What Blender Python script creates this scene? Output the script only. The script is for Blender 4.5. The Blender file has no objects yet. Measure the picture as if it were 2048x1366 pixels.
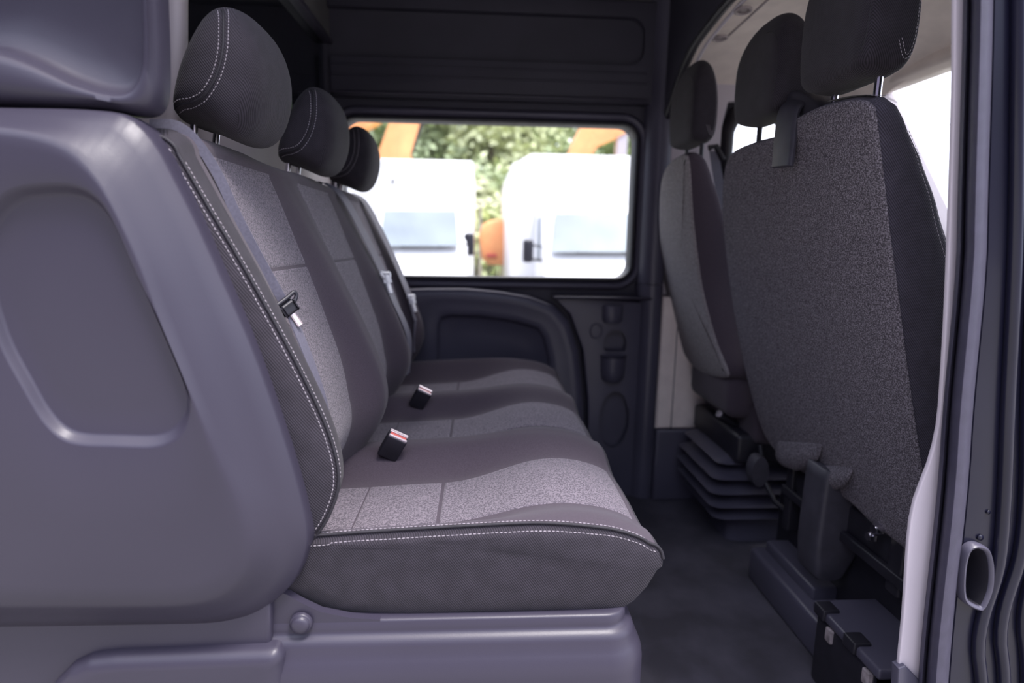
import bpy, bmesh, math, random
from mathutils import Vector, Matrix, noise
random.seed(7)
SC = bpy.context.scene
COL = SC.collection

# ------------------------------------------------------------------ camera
F = 1150.0; CAMH = 0.88; VP = (960.0, 483.0); ROLL = math.radians(0.9)
dx, dy = (VP[0]-1024)/F, -(VP[1]-683)/F
c_, s_ = math.cos(ROLL), math.sin(ROLL)
ux, uy = dx*c_-dy*s_, dx*s_+dy*c_
nn = math.sqrt(ux*ux+uy*uy+1)
psi = math.asin(-ux/nn); th = math.asin(uy/nn/math.cos(psi))
FWD = Vector((math.sin(psi)*math.cos(th), math.cos(psi)*math.cos(th), -math.sin(th)))
r0 = Vector((math.cos(psi), -math.sin(psi), 0)); u0 = r0.cross(FWD)
RT = r0*c_+u0*s_; UP = -r0*s_+u0*c_
ORG = Vector((0, 0, CAMH))
cd = bpy.data.cameras.new('camera'); cam = bpy.data.objects.new('camera', cd); COL.objects.link(cam)
cam.matrix_world = Matrix(((RT.x, UP.x, -FWD.x, 0), (RT.y, UP.y, -FWD.y, 0), (RT.z, UP.z, -FWD.z, CAMH), (0, 0, 0, 1)))
cd.sensor_width = 36; cd.lens = 36*F/2048; cd.clip_start = 0.02; cd.clip_end = 300
cd.dof.use_dof = True; cd.dof.focus_distance = 0.93; cd.dof.aperture_fstop = 2.2
SC.camera = cam
# ------------------------------------------------------------------ light
SC.view_settings.view_transform = 'Standard'; SC.view_settings.look = 'None'
SC.view_settings.gamma = 1; SC.view_settings.use_curve_mapping = False
SC.view_settings.exposure = 0.55
w = bpy.data.worlds.new('sky'); SC.world = w; w.use_nodes = True
nt = w.node_tree; bgn = nt.nodes['Background']
tc = nt.nodes.new('ShaderNodeTexCoord'); sx = nt.nodes.new('ShaderNodeSeparateXYZ'); rp = nt.nodes.new('ShaderNodeValToRGB')
nt.links.new(tc.outputs['Generated'], sx.inputs[0]); nt.links.new(sx.outputs['Z'], rp.inputs[0]); nt.links.new(rp.outputs[0], bgn.inputs[0])
ym = nt.nodes.new('ShaderNodeMath'); ym.operation = 'MULTIPLY_ADD'; ym.inputs[1].default_value = 0.35
xm = nt.nodes.new('ShaderNodeMath'); xm.operation = 'MULTIPLY_ADD'; xm.inputs[1].default_value = 0.30
nt.links.new(sx.outputs['X'], xm.inputs[0]); nt.links.new(sx.outputs['Z'], xm.inputs[2])
nt.links.new(sx.outputs['Y'], ym.inputs[0]); nt.links.new(xm.outputs[0], ym.inputs[2]); nt.links.new(ym.outputs[0], rp.inputs[0])
rp.color_ramp.elements[0].position = 0.0; rp.color_ramp.elements[0].color = (0.05, 0.046, 0.07, 1)
rp.color_ramp.elements[1].position = 1.0; rp.color_ramp.elements[1].color = (1.0, 0.92, 1.0, 1)
e_ = rp.color_ramp.elements.new(0.32); e_.color = (0.50, 0.55, 0.72, 1)
bgn.inputs[1].default_value = 3.1
sd = bpy.data.lights.new('sun', 'SUN'); sun = bpy.data.objects.new('sun', sd); COL.objects.link(sun)
sd.energy = 3.5; sd.angle = math.radians(14); sd.color = (1.0, 0.95, 0.93)
sun.rotation_euler = Vector((0.24, -0.27, 0.92)).to_track_quat('Z', 'Y').to_euler()

# ------------------------------------------------------------------ projection of survey points
def ray(px, py): return RT*((px-1024)/F) + UP*((683-py)/F) + FWD
def PY(px, py, Y):
    d = ray(px, py); return ORG + d*(Y/d.y)
def PX(px, py, X):
    d = ray(px, py); return ORG + d*(X/d.x)
def PZ(px, py, Z):
    d = ray(px, py); return ORG + d*((Z-CAMH)/d.z)
def PP(px, py, a, b):                     # plane x = a + b*z
    d = ray(px, py); t = (a + b*CAMH)/(d.x - b*d.z); return ORG + d*t
FL = -0.05

# ------------------------------------------------------------------ materials
def mat(name, col, rough=0.5, metal=0.0, noise_s=None, noise_a=0.0, bump=0.0, bump_s=200, spec=0.5, coat=0.0, sheen=0.0, twill=None, twill_a=0.0, col2=None, detail=2.0, thr=None):
    m = bpy.data.materials.new(name); m.use_nodes = True; n = m.node_tree; b = n.nodes['Principled BSDF']
    b.inputs['Base Color'].default_value = (*col, 1); b.inputs['Roughness'].default_value = rough
    b.inputs['Metallic'].default_value = metal; b.inputs['Specular IOR Level'].default_value = spec
    b.inputs['Coat Weight'].default_value = coat; b.inputs['Coat Roughness'].default_value = 0.08
    b.inputs['Sheen Weight'].default_value = sheen; b.inputs['Sheen Roughness'].default_value = 0.5
    t = n.nodes.new('ShaderNodeTexCoord'); last = None; hgt = None
    if noise_s:
        x = n.nodes.new('ShaderNodeTexNoise'); x.inputs['Scale'].default_value = noise_s; x.inputs['Detail'].default_value = detail
        n.links.new(t.outputs['Object'], x.inputs['Vector'])
        r = n.nodes.new('ShaderNodeValToRGB'); lo, hi = thr or (0.35, 0.65)
        r.color_ramp.elements[0].position = lo; r.color_ramp.elements[1].position = hi
        c2 = col2 or tuple(min(1, v*(1+noise_a)) for v in col); c1 = col if col2 else tuple(v*(1-noise_a) for v in col)
        r.color_ramp.elements[0].color = (*c1, 1); r.color_ramp.elements[1].color = (*c2, 1)
        n.links.new(x.outputs['Fac'], r.inputs[0]); n.links.new(r.outputs[0], b.inputs['Base Color']); last = r.outputs[0]
    if twill:
        wv = n.nodes.new('ShaderNodeTexWave'); wv.bands_direction = 'X'; wv.inputs['Scale'].default_value = twill
        wv.inputs['Distortion'].default_value = 0.4; wv.inputs['Detail Scale'].default_value = 3
        ge = n.nodes.new('ShaderNodeNewGeometry'); sn = n.nodes.new('ShaderNodeSeparateXYZ'); sp = n.nodes.new('ShaderNodeSeparateXYZ'); cb = n.nodes.new('ShaderNodeCombineXYZ')
        n.links.new(ge.outputs['Normal'], sn.inputs[0]); n.links.new(t.outputs['Object'], sp.inputs[0])
        def mth(op, a, b, c=None):
            q = n.nodes.new('ShaderNodeMath'); q.operation = op
            for i_, v_ in enumerate((a, b, c)):
                if v_ is None: continue
                if isinstance(v_, (int, float)): q.inputs[i_].default_value = v_
                else: n.links.new(v_, q.inputs[i_])
            return q.outputs[0]
        ax, ay = mth('ABSOLUTE', sn.outputs['X'], None), mth('ABSOLUTE', sn.outputs['Y'], None)
        side = mth('GREATER_THAN', ax, ay)
        dxy = mth('SUBTRACT', sp.outputs['Y'], sp.outputs['X']); s1 = mth('MULTIPLY_ADD', dxy, side, sp.outputs['X'])
        s2 = mth('MULTIPLY_ADD', sp.outputs['Z'], 0.75, s1); n.links.new(s2, cb.inputs[0]); n.links.new(cb.outputs[0], wv.inputs['Vector'])
        mx = n.nodes.new('ShaderNodeMix'); mx.data_type = 'RGBA'; mx.blend_type = 'MULTIPLY'; mx.inputs['Factor'].default_value = 1.0
        r2 = n.nodes.new('ShaderNodeValToRGB'); a = twill_a
        r2.color_ramp.elements[0].color = (1-a, 1-a, 1-a, 1); r2.color_ramp.elements[1].color = (1+a, 1+a, 1+a, 1)
        n.links.new(wv.outputs['Fac'], r2.inputs[0]); n.links.new(r2.outputs[0], mx.inputs['B'])
        if last: n.links.new(last, mx.inputs['A'])
        else: mx.inputs['A'].default_value = (*col, 1)
        n.links.new(mx.outputs['Result'], b.inputs['Base Color']); hgt = wv.outputs['Fac']
    if bump:
        bp = n.nodes.new('ShaderNodeBump'); bp.inputs['Strength'].default_value = bump; bp.inputs['Distance'].default_value = 0.001
        if hgt is None:
            x = n.nodes.new('ShaderNodeTexNoise'); x.inputs['Scale'].default_value = bump_s; x.inputs['Detail'].default_value = 3
            n.links.new(t.outputs['Object'], x.inputs['Vector']); hgt = x.outputs['Fac']
        n.links.new(hgt, bp.inputs['Height']); n.links.new(bp.outputs[0], b.inputs['Normal'])
    return m
M = {}
M['plastic'] = mat('grained plastic', (0.036, 0.032, 0.050), 0.40, noise_s=3, noise_a=0.05, bump=0.12, bump_s=700, spec=0.42)
M['plastic2'] = mat('dark trim plastic', (0.075, 0.071, 0.102), 0.36, noise_s=4, noise_a=0.08, bump=0.1, bump_s=500)
M['black'] = mat('black plastic', (0.016, 0.015, 0.022), 0.45, noise_s=30, noise_a=0.15)
M['cover'] = mat('hinge cover plastic', (0.050, 0.047, 0.062), 0.5, noise_s=25, noise_a=0.15, bump=0.2, bump_s=500)
M['twill'] = mat('charcoal twill', (0.028, 0.024, 0.032), 0.85, noise_s=40, noise_a=0.12, bump=0.5, twill=92, twill_a=0.5, sheen=0.08, spec=0.25)
M['bolster'] = mat('soft bolster fabric', (0.062, 0.049, 0.064), 0.9, noise_s=900, noise_a=0.2, bump=0.3, bump_s=1200, sheen=0.12, spec=0.2)
M['insert'] = mat('speckled insert fabric', (0.072, 0.062, 0.079), 0.92, noise_s=380, col2=(0.19, 0.165, 0.195), bump=0.6, bump_s=700, sheen=0.15, spec=0.2, thr=(0.40, 0.60), detail=2)
M['felt'] = mat('grey felt', (0.075, 0.067, 0.078), 0.95, noise_s=420, col2=(0.33, 0.30, 0.34), bump=0.7, bump_s=900, spec=0.15, thr=(0.42, 0.70), detail=4)
M['thread'] = mat('pale thread', (0.55, 0.50, 0.55), 0.7, noise_s=300, noise_a=0.1)
M['piping'] = mat('black piping', (0.018, 0.016, 0.022), 0.7, noise_s=200, noise_a=0.2)
M['navy'] = mat('navy body paint', (0.009, 0.009, 0.022), 0.30, noise_s=6, noise_a=0.1, coat=0.15, spec=0.35)
M['rubber'] = mat('rubber door seal', (0.045, 0.041, 0.068), 0.55, noise_s=60, noise_a=0.08, bump=0.2, bump_s=800)
M['pale'] = mat('pale lilac grey trim', (0.56, 0.51, 0.56), 0.55, noise_s=8, noise_a=0.02, bump=0.05, bump_s=600)
M['beige'] = mat('beige headliner', (0.90, 0.80, 0.73), 0.9, noise_s=20, noise_a=0.04, bump=0.2, bump_s=600)
M['beigep'] = mat('warm grey trim plastic', (0.36, 0.31, 0.31), 0.6, noise_s=10, noise_a=0.05)
M['chrome'] = mat('steel', (0.75, 0.73, 0.78), 0.18, metal=1, noise_s=40, noise_a=0.03)
M['web'] = mat('seat belt webbing', (0.125, 0.120, 0.160), 0.55, noise_s=300, noise_a=0.1, twill=500, twill_a=0.2, bump=0.2)
M['floor'] = mat('worn rubber floor', (0.060, 0.056, 0.075), 0.7, noise_s=9, noise_a=0.28, bump=0.25, bump_s=250, detail=6)
M['dark'] = mat('dark wall lining', (0.035, 0.033, 0.050), 0.6, noise_s=5, noise_a=0.1)
M['headlin'] = mat('grey headliner', (0.10, 0.095, 0.10), 0.9, noise_s=30, noise_a=0.05)
M['red'] = mat('red release button', (0.65, 0.12, 0.10), 0.35, noise_s=30, noise_a=0.05)
M['tongue'] = mat('bright tongue steel', (0.80, 0.70, 0.72), 0.3, metal=0.6, noise_s=60, noise_a=0.05)
M['vanwhite'] = mat('white van paint', (0.88, 0.88, 0.90), 0.4, noise_s=2, noise_a=0.02)
M['orange'] = mat('orange machine paint', (0.95, 0.42, 0.18), 0.45, noise_s=3, noise_a=0.1)
M['asph'] = mat('yard gravel', (0.24, 0.235, 0.22), 0.9, noise_s=2, noise_a=0.2, bump=0.3, bump_s=40)
M['grass'] = mat('dry grass verge', (0.36, 0.40, 0.16), 0.9, noise_s=4, noise_a=0.3)
M['bark'] = mat('bark', (0.16, 0.13, 0.10), 0.9, noise_s=12, noise_a=0.3)
M['leafA'] = mat('leaf green', (0.46, 0.54, 0.32), 0.6, noise_s=0.7, noise_a=0.3)
M['leafB'] = mat('light leaf green', (0.64, 0.68, 0.42), 0.6, noise_s=0.8, noise_a=0.3)
M['vglass'] = mat('windscreen glass', (0.25, 0.29, 0.33), 0.4, noise_s=1.5, noise_a=0.15, spec=0.2)
M['scratch'] = mat('scuffed metal', (0.30, 0.26, 0.27), 0.5, noise_s=60, noise_a=0.4)
M['twill_lit'] = mat('charcoal twill lightened by door light', (0.060, 0.054, 0.074), 0.85, noise_s=40, noise_a=0.12, bump=0.5, twill=92, twill_a=0.45, sheen=0.1, spec=0.25)  # lighter copy of the charcoal twill, door light put into its colour
def glass(name, tint, gl):
    m = bpy.data.materials.new(name); m.use_nodes = True; n = m.node_tree; n.nodes.remove(n.nodes['Principled BSDF'])
    o = n.nodes['Material Output']; a = n.nodes.new('ShaderNodeBsdfTransparent'); g = n.nodes.new('ShaderNodeBsdfGlossy'); x = n.nodes.new('ShaderNodeMixShader')
    a.inputs[0].default_value = (*tint, 1); g.inputs['Roughness'].default_value = 0.02
    lw = n.nodes.new('ShaderNodeLayerWeight'); lw.inputs[0].default_value = 0.5
    pw = n.nodes.new('ShaderNodeMath'); pw.operation = 'POWER'; pw.inputs[1].default_value = 4; n.links.new(lw.outputs['Facing'], pw.inputs[0])
    f = n.nodes.new('ShaderNodeMath'); f.operation = 'MULTIPLY_ADD'; f.inputs[1].default_value = 0.5; f.inputs[2].default_value = gl; n.links.new(pw.outputs[0], f.inputs[0])
    n.links.new(f.outputs[0], x.inputs[0]); n.links.new(a.outputs[0], x.inputs[1]); n.links.new(g.outputs[0], x.inputs[2]); n.links.new(x.outputs[0], o.inputs[0])
    return m
M['glass'] = glass('clear glass', (0.94, 0.96, 0.95), 0.03)
M['tint'] = glass('tinted partition glass', (0.75, 0.78, 0.80), 0.04)

# ------------------------------------------------------------------ mesh helpers
def link(name, me, m=None, parent=None):
    o = bpy.data.objects.new(name, me); COL.objects.link(o)
    if m is not None: me.materials.append(M[m])
    if parent is not None: o.parent = parent
    return o
def from_data(name, vs, fs, m=None, parent=None, smooth=True, sharp=None):
    me = bpy.data.meshes.new(name); me.from_pydata([tuple(v) for v in vs], [], fs); me.validate()
    bm = bmesh.new(); bm.from_mesh(me); bmesh.ops.remove_doubles(bm, verts=bm.verts, dist=1e-6)
    bmesh.ops.recalc_face_normals(bm, faces=bm.faces)
    for f in bm.faces: f.smooth = smooth
    if smooth and sharp:
        a = math.radians(sharp)
        for e in bm.edges:
            if len(e.link_faces) == 2 and e.calc_face_angle(0) > a: e.smooth = False
    bm.to_mesh(me); bm.free()
    return link(name, me, m, parent)
def from_bm(name, bm, m=None, parent=None, sharp=35):
    bmesh.ops.recalc_face_normals(bm, faces=bm.faces)
    a = math.radians(sharp)
    for f in bm.faces: f.smooth = True
    for e in bm.edges:
        if len(e.link_faces) == 2 and e.calc_face_angle(0) > a: e.smooth = False
    me = bpy.data.meshes.new(name); bm.to_mesh(me); bm.free()
    return link(name, me, m, parent)
def loft(rings, close=True, cap0=True, cap1=True):
    vs = []; fs = []; n = len(rings[0])
    for r in rings: vs += [Vector(p) for p in r]
    for i in range(len(rings)-1):
        for j in range(n if close else n-1):
            k = (j+1) % n
            fs.append((i*n+j, i*n+k, (i+1)*n+k, (i+1)*n+j))
    def cap(i):
        c = sum((Vector(p) for p in rings[i]), Vector())/n; vs.append(c); ci = len(vs)-1
        for j in range(n): fs.append((i*n+j, i*n+(j+1) % n, ci))
    if close and cap0: cap(0)
    if close and cap1: cap(len(rings)-1)
    return vs, fs
def box(bm, x0, x1, y0, y1, z0, z1, bev=0.0, seg=3, mtx=None):
    r = bmesh.ops.create_cube(bm, size=1.0)
    for v in r['verts']:
        v.co = Vector((x0+(v.co.x+.5)*(x1-x0), y0+(v.co.y+.5)*(y1-y0), z0+(v.co.z+.5)*(z1-z0)))
        if mtx: v.co = mtx @ v.co
    if bev:
        es = list({e for v in r['verts'] for e in v.link_edges})
        bmesh.ops.bevel(bm, geom=es, offset=bev, segments=seg, affect='EDGES', profile=0.5, clamp_overlap=True)
def boxo(name, b, m, parent=None, bev=0.004, seg=3, mtx=None):
    bm = bmesh.new(); box(bm, *b, bev=bev, seg=seg, mtx=mtx); return from_bm(name, bm, m, parent)
def tube(pts, r, n=10, cap=True):
    pts = [Vector(p) for p in pts]; rings = []; prev = None
    for i, p in enumerate(pts):
        t = (pts[min(i+1, len(pts)-1)]-pts[max(i-1, 0)]).normalized()
        a = prev if prev is not None else (Vector((0, 0, 1)) if abs(t.z) < .9 else Vector((1, 0, 0)))
        u = (a - t*a.dot(t)).normalized(); v = t.cross(u); prev = u
        rr = r[i] if isinstance(r, (list, tuple)) else r
        rings.append([p+u*rr*math.cos(2*math.pi*k/n)+v*rr*math.sin(2*math.pi*k/n) for k in range(n)])
    return loft(rings, True, cap, cap)
def tubeo(name, pts, r, m, parent=None, n=10):
    v, f = tube(pts, r, n); return from_data(name, v, f, m, parent, sharp=50)
def merge(lst):
    V = []; Fc = []
    for v, f in lst:
        o = len(V); V += list(v); Fc += [tuple(i+o for i in q) for q in f]
    return V, Fc
def cr(pts, n, closed=False):
    """Catmull-Rom through pts, resampled to n points by arc length"""
    P = [Vector(p) for p in pts]; m = len(P); dense = []
    segs = m if closed else m-1
    for i in range(segs):
        if closed: a, b, c, d = P[(i-1) % m], P[i], P[(i+1) % m], P[(i+2) % m]
        else: a, b, c, d = P[max(i-1, 0)], P[i], P[i+1], P[min(i+2, m-1)]
        for k in range(16):
            t = k/16
            dense.append(0.5*((2*b)+(c-a)*t+(2*a-5*b+4*c-d)*t*t+(3*b-a-3*c+d)*t**3))
    if not closed: dense.append(P[-1])
    else: dense.append(P[0])
    L = [0]
    for i in range(1, len(dense)): L.append(L[-1]+(dense[i]-dense[i-1]).length)
    out = []; j = 0; tot = L[-1]; cnt = n if closed else n-1
    for i in range(n):
        s = tot*i/cnt
        while j < len(L)-2 and L[j+1] < s: j += 1
        u = (s-L[j])/max(1e-9, L[j+1]-L[j]); out.append(dense[j].lerp(dense[j+1], min(1, u)))
    return out
def rrect(x0, x1, y0, y1, r, seg=6):
    r = min(r, (x1-x0)/2-1e-5, (y1-y0)/2-1e-5)
    out = []
    for cx, cy, a in ((x1-r, y1-r, 0), (x0+r, y1-r, 90), (x0+r, y0+r, 180), (x1-r, y0+r, 270)):
        for k in range(seg+1):
            t = math.radians(a+90*k/seg); out.append((cx+r*math.cos(t), cy+r*math.sin(t)))
    return out
def star(pts, cen, n):
    """resample a closed 2D outline by angle about cen"""
    out = []; m = len(pts)
    for k in range(n):
        a = 2*math.pi*k/n; dx, dy = math.cos(a), math.sin(a); best = 1e-4
        for i in range(m):
            x1, y1 = pts[i][0]-cen[0], pts[i][1]-cen[1]; x2, y2 = pts[(i+1) % m][0]-cen[0], pts[(i+1) % m][1]-cen[1]
            ex, ey = x2-x1, y2-y1; den = dx*ey-dy*ex
            if abs(den) < 1e-12: continue
            t = (x1*ey-y1*ex)/den; u = (x1*dy-y1*dx)/den
            if t > 0 and -1e-9 <= u <= 1+1e-9: best = max(best, t)
        out.append((cen[0]+dx*best, cen[1]+dy*best))
    return out
def lerp2(a, b, t): return [(p[0]+(q[0]-p[0])*t, p[1]+(q[1]-p[1])*t) for p, q in zip(a, b)]
def cin(pts, k):
    """shrink an outline towards its centroid by the fraction k"""
    n = len(pts); cx = sum(p[0] for p in pts)/n; cy = sum(p[1] for p in pts)/n
    return [(p[0]+(cx-p[0])*k, p[1]+(cy-p[1])*k) for p in pts]
def off2(pts, d, w=1):
    """offset a closed 2D outline inward by d (needs ccw or cw, works either way)"""
    n = len(pts); A = sum(pts[i][0]*pts[(i+1) % n][1]-pts[(i+1) % n][0]*pts[i][1] for i in range(n)); s = 1 if A > 0 else -1
    out = []
    for i in range(n):
        a, b = pts[i-w], pts[(i+w) % n]; tx, ty = b[0]-a[0], b[1]-a[1]; L = math.hypot(tx, ty) or 1
        out.append((pts[i][0]-s*ty/L*d, pts[i][1]+s*tx/L*d))
    return out
def prism(name, pts, m, parent, a0, a1, axis='Y', bev=0.004, seg=3, sharp=35):
    """closed 2D outline extruded along an axis: Y -> pts are (x,z); X -> pts (y,z); Z -> pts (x,y)"""
    bm = bmesh.new()
    def P(p, a): return Vector((p[0], a, p[1])) if axis == 'Y' else (Vector((a, p[0], p[1])) if axis == 'X' else Vector((p[0], p[1], a)))
    lo = [bm.verts.new(P(p, a0)) for p in pts]; hi = [bm.verts.new(P(p, a1)) for p in pts]; n = len(pts)
    f0 = bm.faces.new(lo); f1 = bm.faces.new(hi)
    for i in range(n): bm.faces.new((lo[i], lo[(i+1) % n], hi[(i+1) % n], hi[i]))
    bmesh.ops.recalc_face_normals(bm, faces=bm.faces)
    if bev:
        es = set(f0.edges) | set(f1.edges)
        bmesh.ops.bevel(bm, geom=list(es), offset=bev, segments=seg, affect='EDGES', profile=0.5, clamp_overlap=True)
    return from_bm(name, bm, m, parent, sharp)
def dashes(path, nrm, L=0.0042, gap=0.0018, r=0.00042):
    """short thread segments along a dense 3D path, lifted along nrm"""
    V = []; s = 0; acc = []; out = []
    seg = [Vector(p) for p in path]; tot = [0]
    for i in range(1, len(seg)): tot.append(tot[-1]+(seg[i]-seg[i-1]).length)
    def at(d):
        lo, hi = 0, len(tot)-1
        while hi-lo > 1:
            md = (lo+hi)//2
            if tot[md] <= d: lo = md
            else: hi = md
        u = (d-tot[lo])/max(1e-9, tot[hi]-tot[lo]); nv = nrm[lo] if isinstance(nrm, list) else nrm
        return seg[lo].lerp(seg[hi], u)+Vector(nv)*r*0.8
    d = 0
    while d+L < tot[-1]:
        out.append(tube([at(d), at(d+L/2), at(d+L)], [r*.55, r, r*.55], 6)); d += L+gap
    return merge(out)
def stitch(name, path, nrm, parent, **k):
    v, f = dashes(path, nrm, **k); return from_data(name, v, f, 'thread', parent)
from mathutils.bvhtree import BVHTree
def snap(path, o, d=(0, 1, 0), lift=0.0003, back=0.06):
    me = o.data; bv = BVHTree.FromPolygons([v.co for v in me.vertices], [tuple(p.vertices) for p in me.polygons]); d = Vector(d); out = []
    for q in path:
        h = bv.ray_cast(Vector(q)-d*back, d)
        if h[0] is not None: out.append(h[0]-d*lift)
    return out
def cut(o, cutters):
    for c in cutters:
        md = o.modifiers.new('b', 'BOOLEAN'); md.operation = 'DIFFERENCE'; md.object = c; md.solver = 'EXACT'
    dg = bpy.context.evaluated_depsgraph_get(); me = bpy.data.meshes.new_from_object(o.evaluated_get(dg))
    o.modifiers.clear(); o.data = me
    for c in cutters: bpy.data.objects.remove(c)
    bm = bmesh.new(); bm.from_mesh(me); 
    for f in bm.faces: f.smooth = True
    for e in bm.edges: e.smooth = not (len(e.link_faces) == 2 and e.calc_face_angle(0) > math.radians(30))
    bm.to_mesh(me); bm.free()
def thing(name, label, cat, loc=(0, 0, 0), group=None):
    o = bpy.data.objects.new(name, None); COL.objects.link(o); o.location = loc; o['label'] = label; o['category'] = cat
    if group: o['group'] = group
    o.empty_display_size = 0.05
    THINGS.append(o); return o
THINGS = []
def tag(o, label, cat, group=None, kind=None):
    if label: o['label'] = label
    if cat: o['category'] = cat
    if group: o['group'] = group
    if kind: o['kind'] = kind
    return o
def struct(o, label=None, cat='interior panel'):
    o['kind'] = 'structure'
    if label: o['label'] = label; o['category'] = cat
    return o
def interp(tab, v):
    if v <= tab[0][0]: return tab[0][1]
    for (a, fa), (b, fb) in zip(tab, tab[1:]):
        if v <= b:
            t = (v-a)/(b-a); t = t*t*(3-2*t)*0.4+t*0.6; return fa+(fb-fa)*t
    return tab[-1][1]
def smooth_tab(tab): return [(q.x, q.y) for q in cr([Vector(p) for p in tab], 90)]
def lin(tab, v):
    if v <= tab[0][0]: return tab[0][1]
    for (a, fa), (b, fb) in zip(tab, tab[1:]):
        if v <= b: return fa+(fb-fa)*(v-a)/max(1e-9, b-a)
    return tab[-1][1]
def sstep(a, b, x):
    t = max(0, min(1, (x-a)/(b-a))); return t*t*(3-2*t)

# =================================================================== SHELL
YF = 2.05          # inner face of the far side wall
B0 = struct(boxo('floor', (-3.2, 1.9, 0.60, 2.16, FL-0.05, FL), 'floor', bev=0), 'worn dark rubber floor of the crew cab', 'floor')
# ---- far wall with window openings, built of solid pieces
def wall_hole(name, outer, holes, y0, y1, m, parent=None):
    bm = bmesh.new(); box(bm, outer[0], outer[1], y0, y1, outer[2], outer[3]); o = from_bm(name, bm, m, parent)
    cs = []
    for h in holes:
        c = prism('cutter', h, m, None, y0-0.1, y1+0.1, 'Y', 0); cs.append(c)
    cut(o, cs); return o
def pxo(pl, Y): return [(p.x, p.z) for p in (PY(a, b, Y) for a, b in pl)]
wt = PY(900, 240, YF).z; wb = PY(1000, 556, YF).z; wr = PY(1268, 400, YF).x
W1 = rrect(-0.47, wr, wb, wt, 0.055, 8)
W2 = rrect(-1.40, -0.620, 0.80, 1.385, 0.05, 8)
dl = PY(1463, 260, YF).x; dt = PY(1500, 226, YF).z
W3 = [(dl, 0.80), (1.5, 0.80), (1.42, 0.98), (1.05, dt-0.01), (1.0, dt), (dl+0.06, dt), (dl+0.02, dt-0.02), (dl, dt-0.07)]
wl = wall_hole('wall_left', (-3.2, 1.9, FL, 1.78), [W1, W2, W3, [(1.345, 1.9), (1.345, 1.42), (1.77, 0.80), (1.77, -1), (2.2, -1), (2.2, 1.9)]], YF, YF+0.08, 'dark')
struct(wl, 'dark lined far side wall of the van around the windows', 'wall')
def pane(name, outline, y, m, parent, t=0.004):
    return prism(name, outline, m, parent, y, y+t, 'Y', 0)
w1 = struct(pane('window_1', off2(W1, -0.012), YF+0.055, 'glass', None), 'large clear side window in the far wall', 'window')
def frame(name, outline, wd, y0, y1, m, parent, bev=0.003):
    """ring frame around an outline (outline = opening), wd wide"""
    o2 = off2(outline, -wd); n = len(outline); e = min(bev, wd*.4)
    i1 = off2(outline, -e); o1 = off2(o2, e)
    R = [[(p[0], y1, p[1]) for p in outline], [(p[0], y0+e, p[1]) for p in outline], [(p[0], y0, p[1]) for p in i1],
         [(p[0], y0, p[1]) for p in o1], [(p[0], y0+e, p[1]) for p in o2], [(p[0], y1, p[1]) for p in o2]]
    v, f = loft(R, True, False, False); return from_data(name, v, f, m, parent, sharp=50)
frame('window_seal', off2(W1, 0.004), 0.012, YF-0.012, YF+0.05, 'black', w1)
frame('window_surround', off2(W1, -0.010), 0.026, YF-0.020, YF, 'plastic2', w1, 0.010)
w2 = struct(pane('window_2', off2(W2, -0.012), YF+0.055, 'glass', None), 'rear side window seen through the partition glass', 'window')
frame('window_seal', off2(W2, 0.004), 0.012, YF-0.012, YF+0.05, 'black', w2)
w3 = struct(pane('window_3', off2(W3, -0.008), YF+0.055, 'glass', None), "driver door window with thick black rubber frame", 'window')
frame('window_seal', off2(W3, 0.002), 0.045, YF-0.035, YF+0.05, 'black', w3, 0.012)

# ---- raised surround, shelf line and recessed upper panel on the far wall
up = struct(prism('trim_1', rrect(-0.49, 0.60, PY(900, 196, 2.0).z, 1.66, 0.02, 4), 'dark', None, YF-0.05, YF, 'Y', 0.010), 'dark upper side lining with recess above the far window', 'trim')
cc = [prism('cutter', rrect(-0.60, PY(1290, 80, 2.0).x, PY(1000, 122, 2.0).z, PY(1000, 24, 2.0).z, 0.05, 8), 'dark', None, YF-0.10, YF-0.022, 'Y', 0)]
cut(up, cc)
for k, yy in enumerate((138, 158)):
    boxo('rib', (-0.485, 0.55, YF-0.053, YF-0.045, PY(1000, yy, 2.0).z-0.003, PY(1000, yy, 2.0).z+0.003), 'dark', up, bev=0.0025)
boxo('shelf_edge', (-0.485, 0.555, YF-0.068, YF-0.04, PY(1000, 193, 1.99).z-0.003, PY(1000, 193, 1.99).z+0.004), 'plastic', up, bev=0.003)

# ---- far B pillar trim of the crew area
x0 = PY(1286, 400, 2.0).x; x1 = PY(1326, 600, 1.97).x
PLx0, PLx1 = x0, x1
plr = [(x0, 2.05), (x0, 2.035), (x0+0.012, 2.0), (x0+0.03, 1.978), (x0+0.045, 1.972), (x1-0.006, 1.972), (x1, 1.978), (x1, 2.05)]
R = [[(p[0], p[1], z) for p in plr] for z in (FL, 0.2, 0.5, 0.74)]
v, f = loft(R); struct(from_data('trim_2', v, f, 'plastic2', sharp=60), 'dark lower pillar trim between crew area and driver', 'trim')
R = [[(p[0], p[1], z) for p in plr] for z in (0.742, 1.0, 1.3, 1.72)]
v, f = loft(R); struct(from_data('trim_3', v, f, 'plastic2', sharp=60), 'dark upper pillar trim right of the far window', 'trim')

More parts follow.
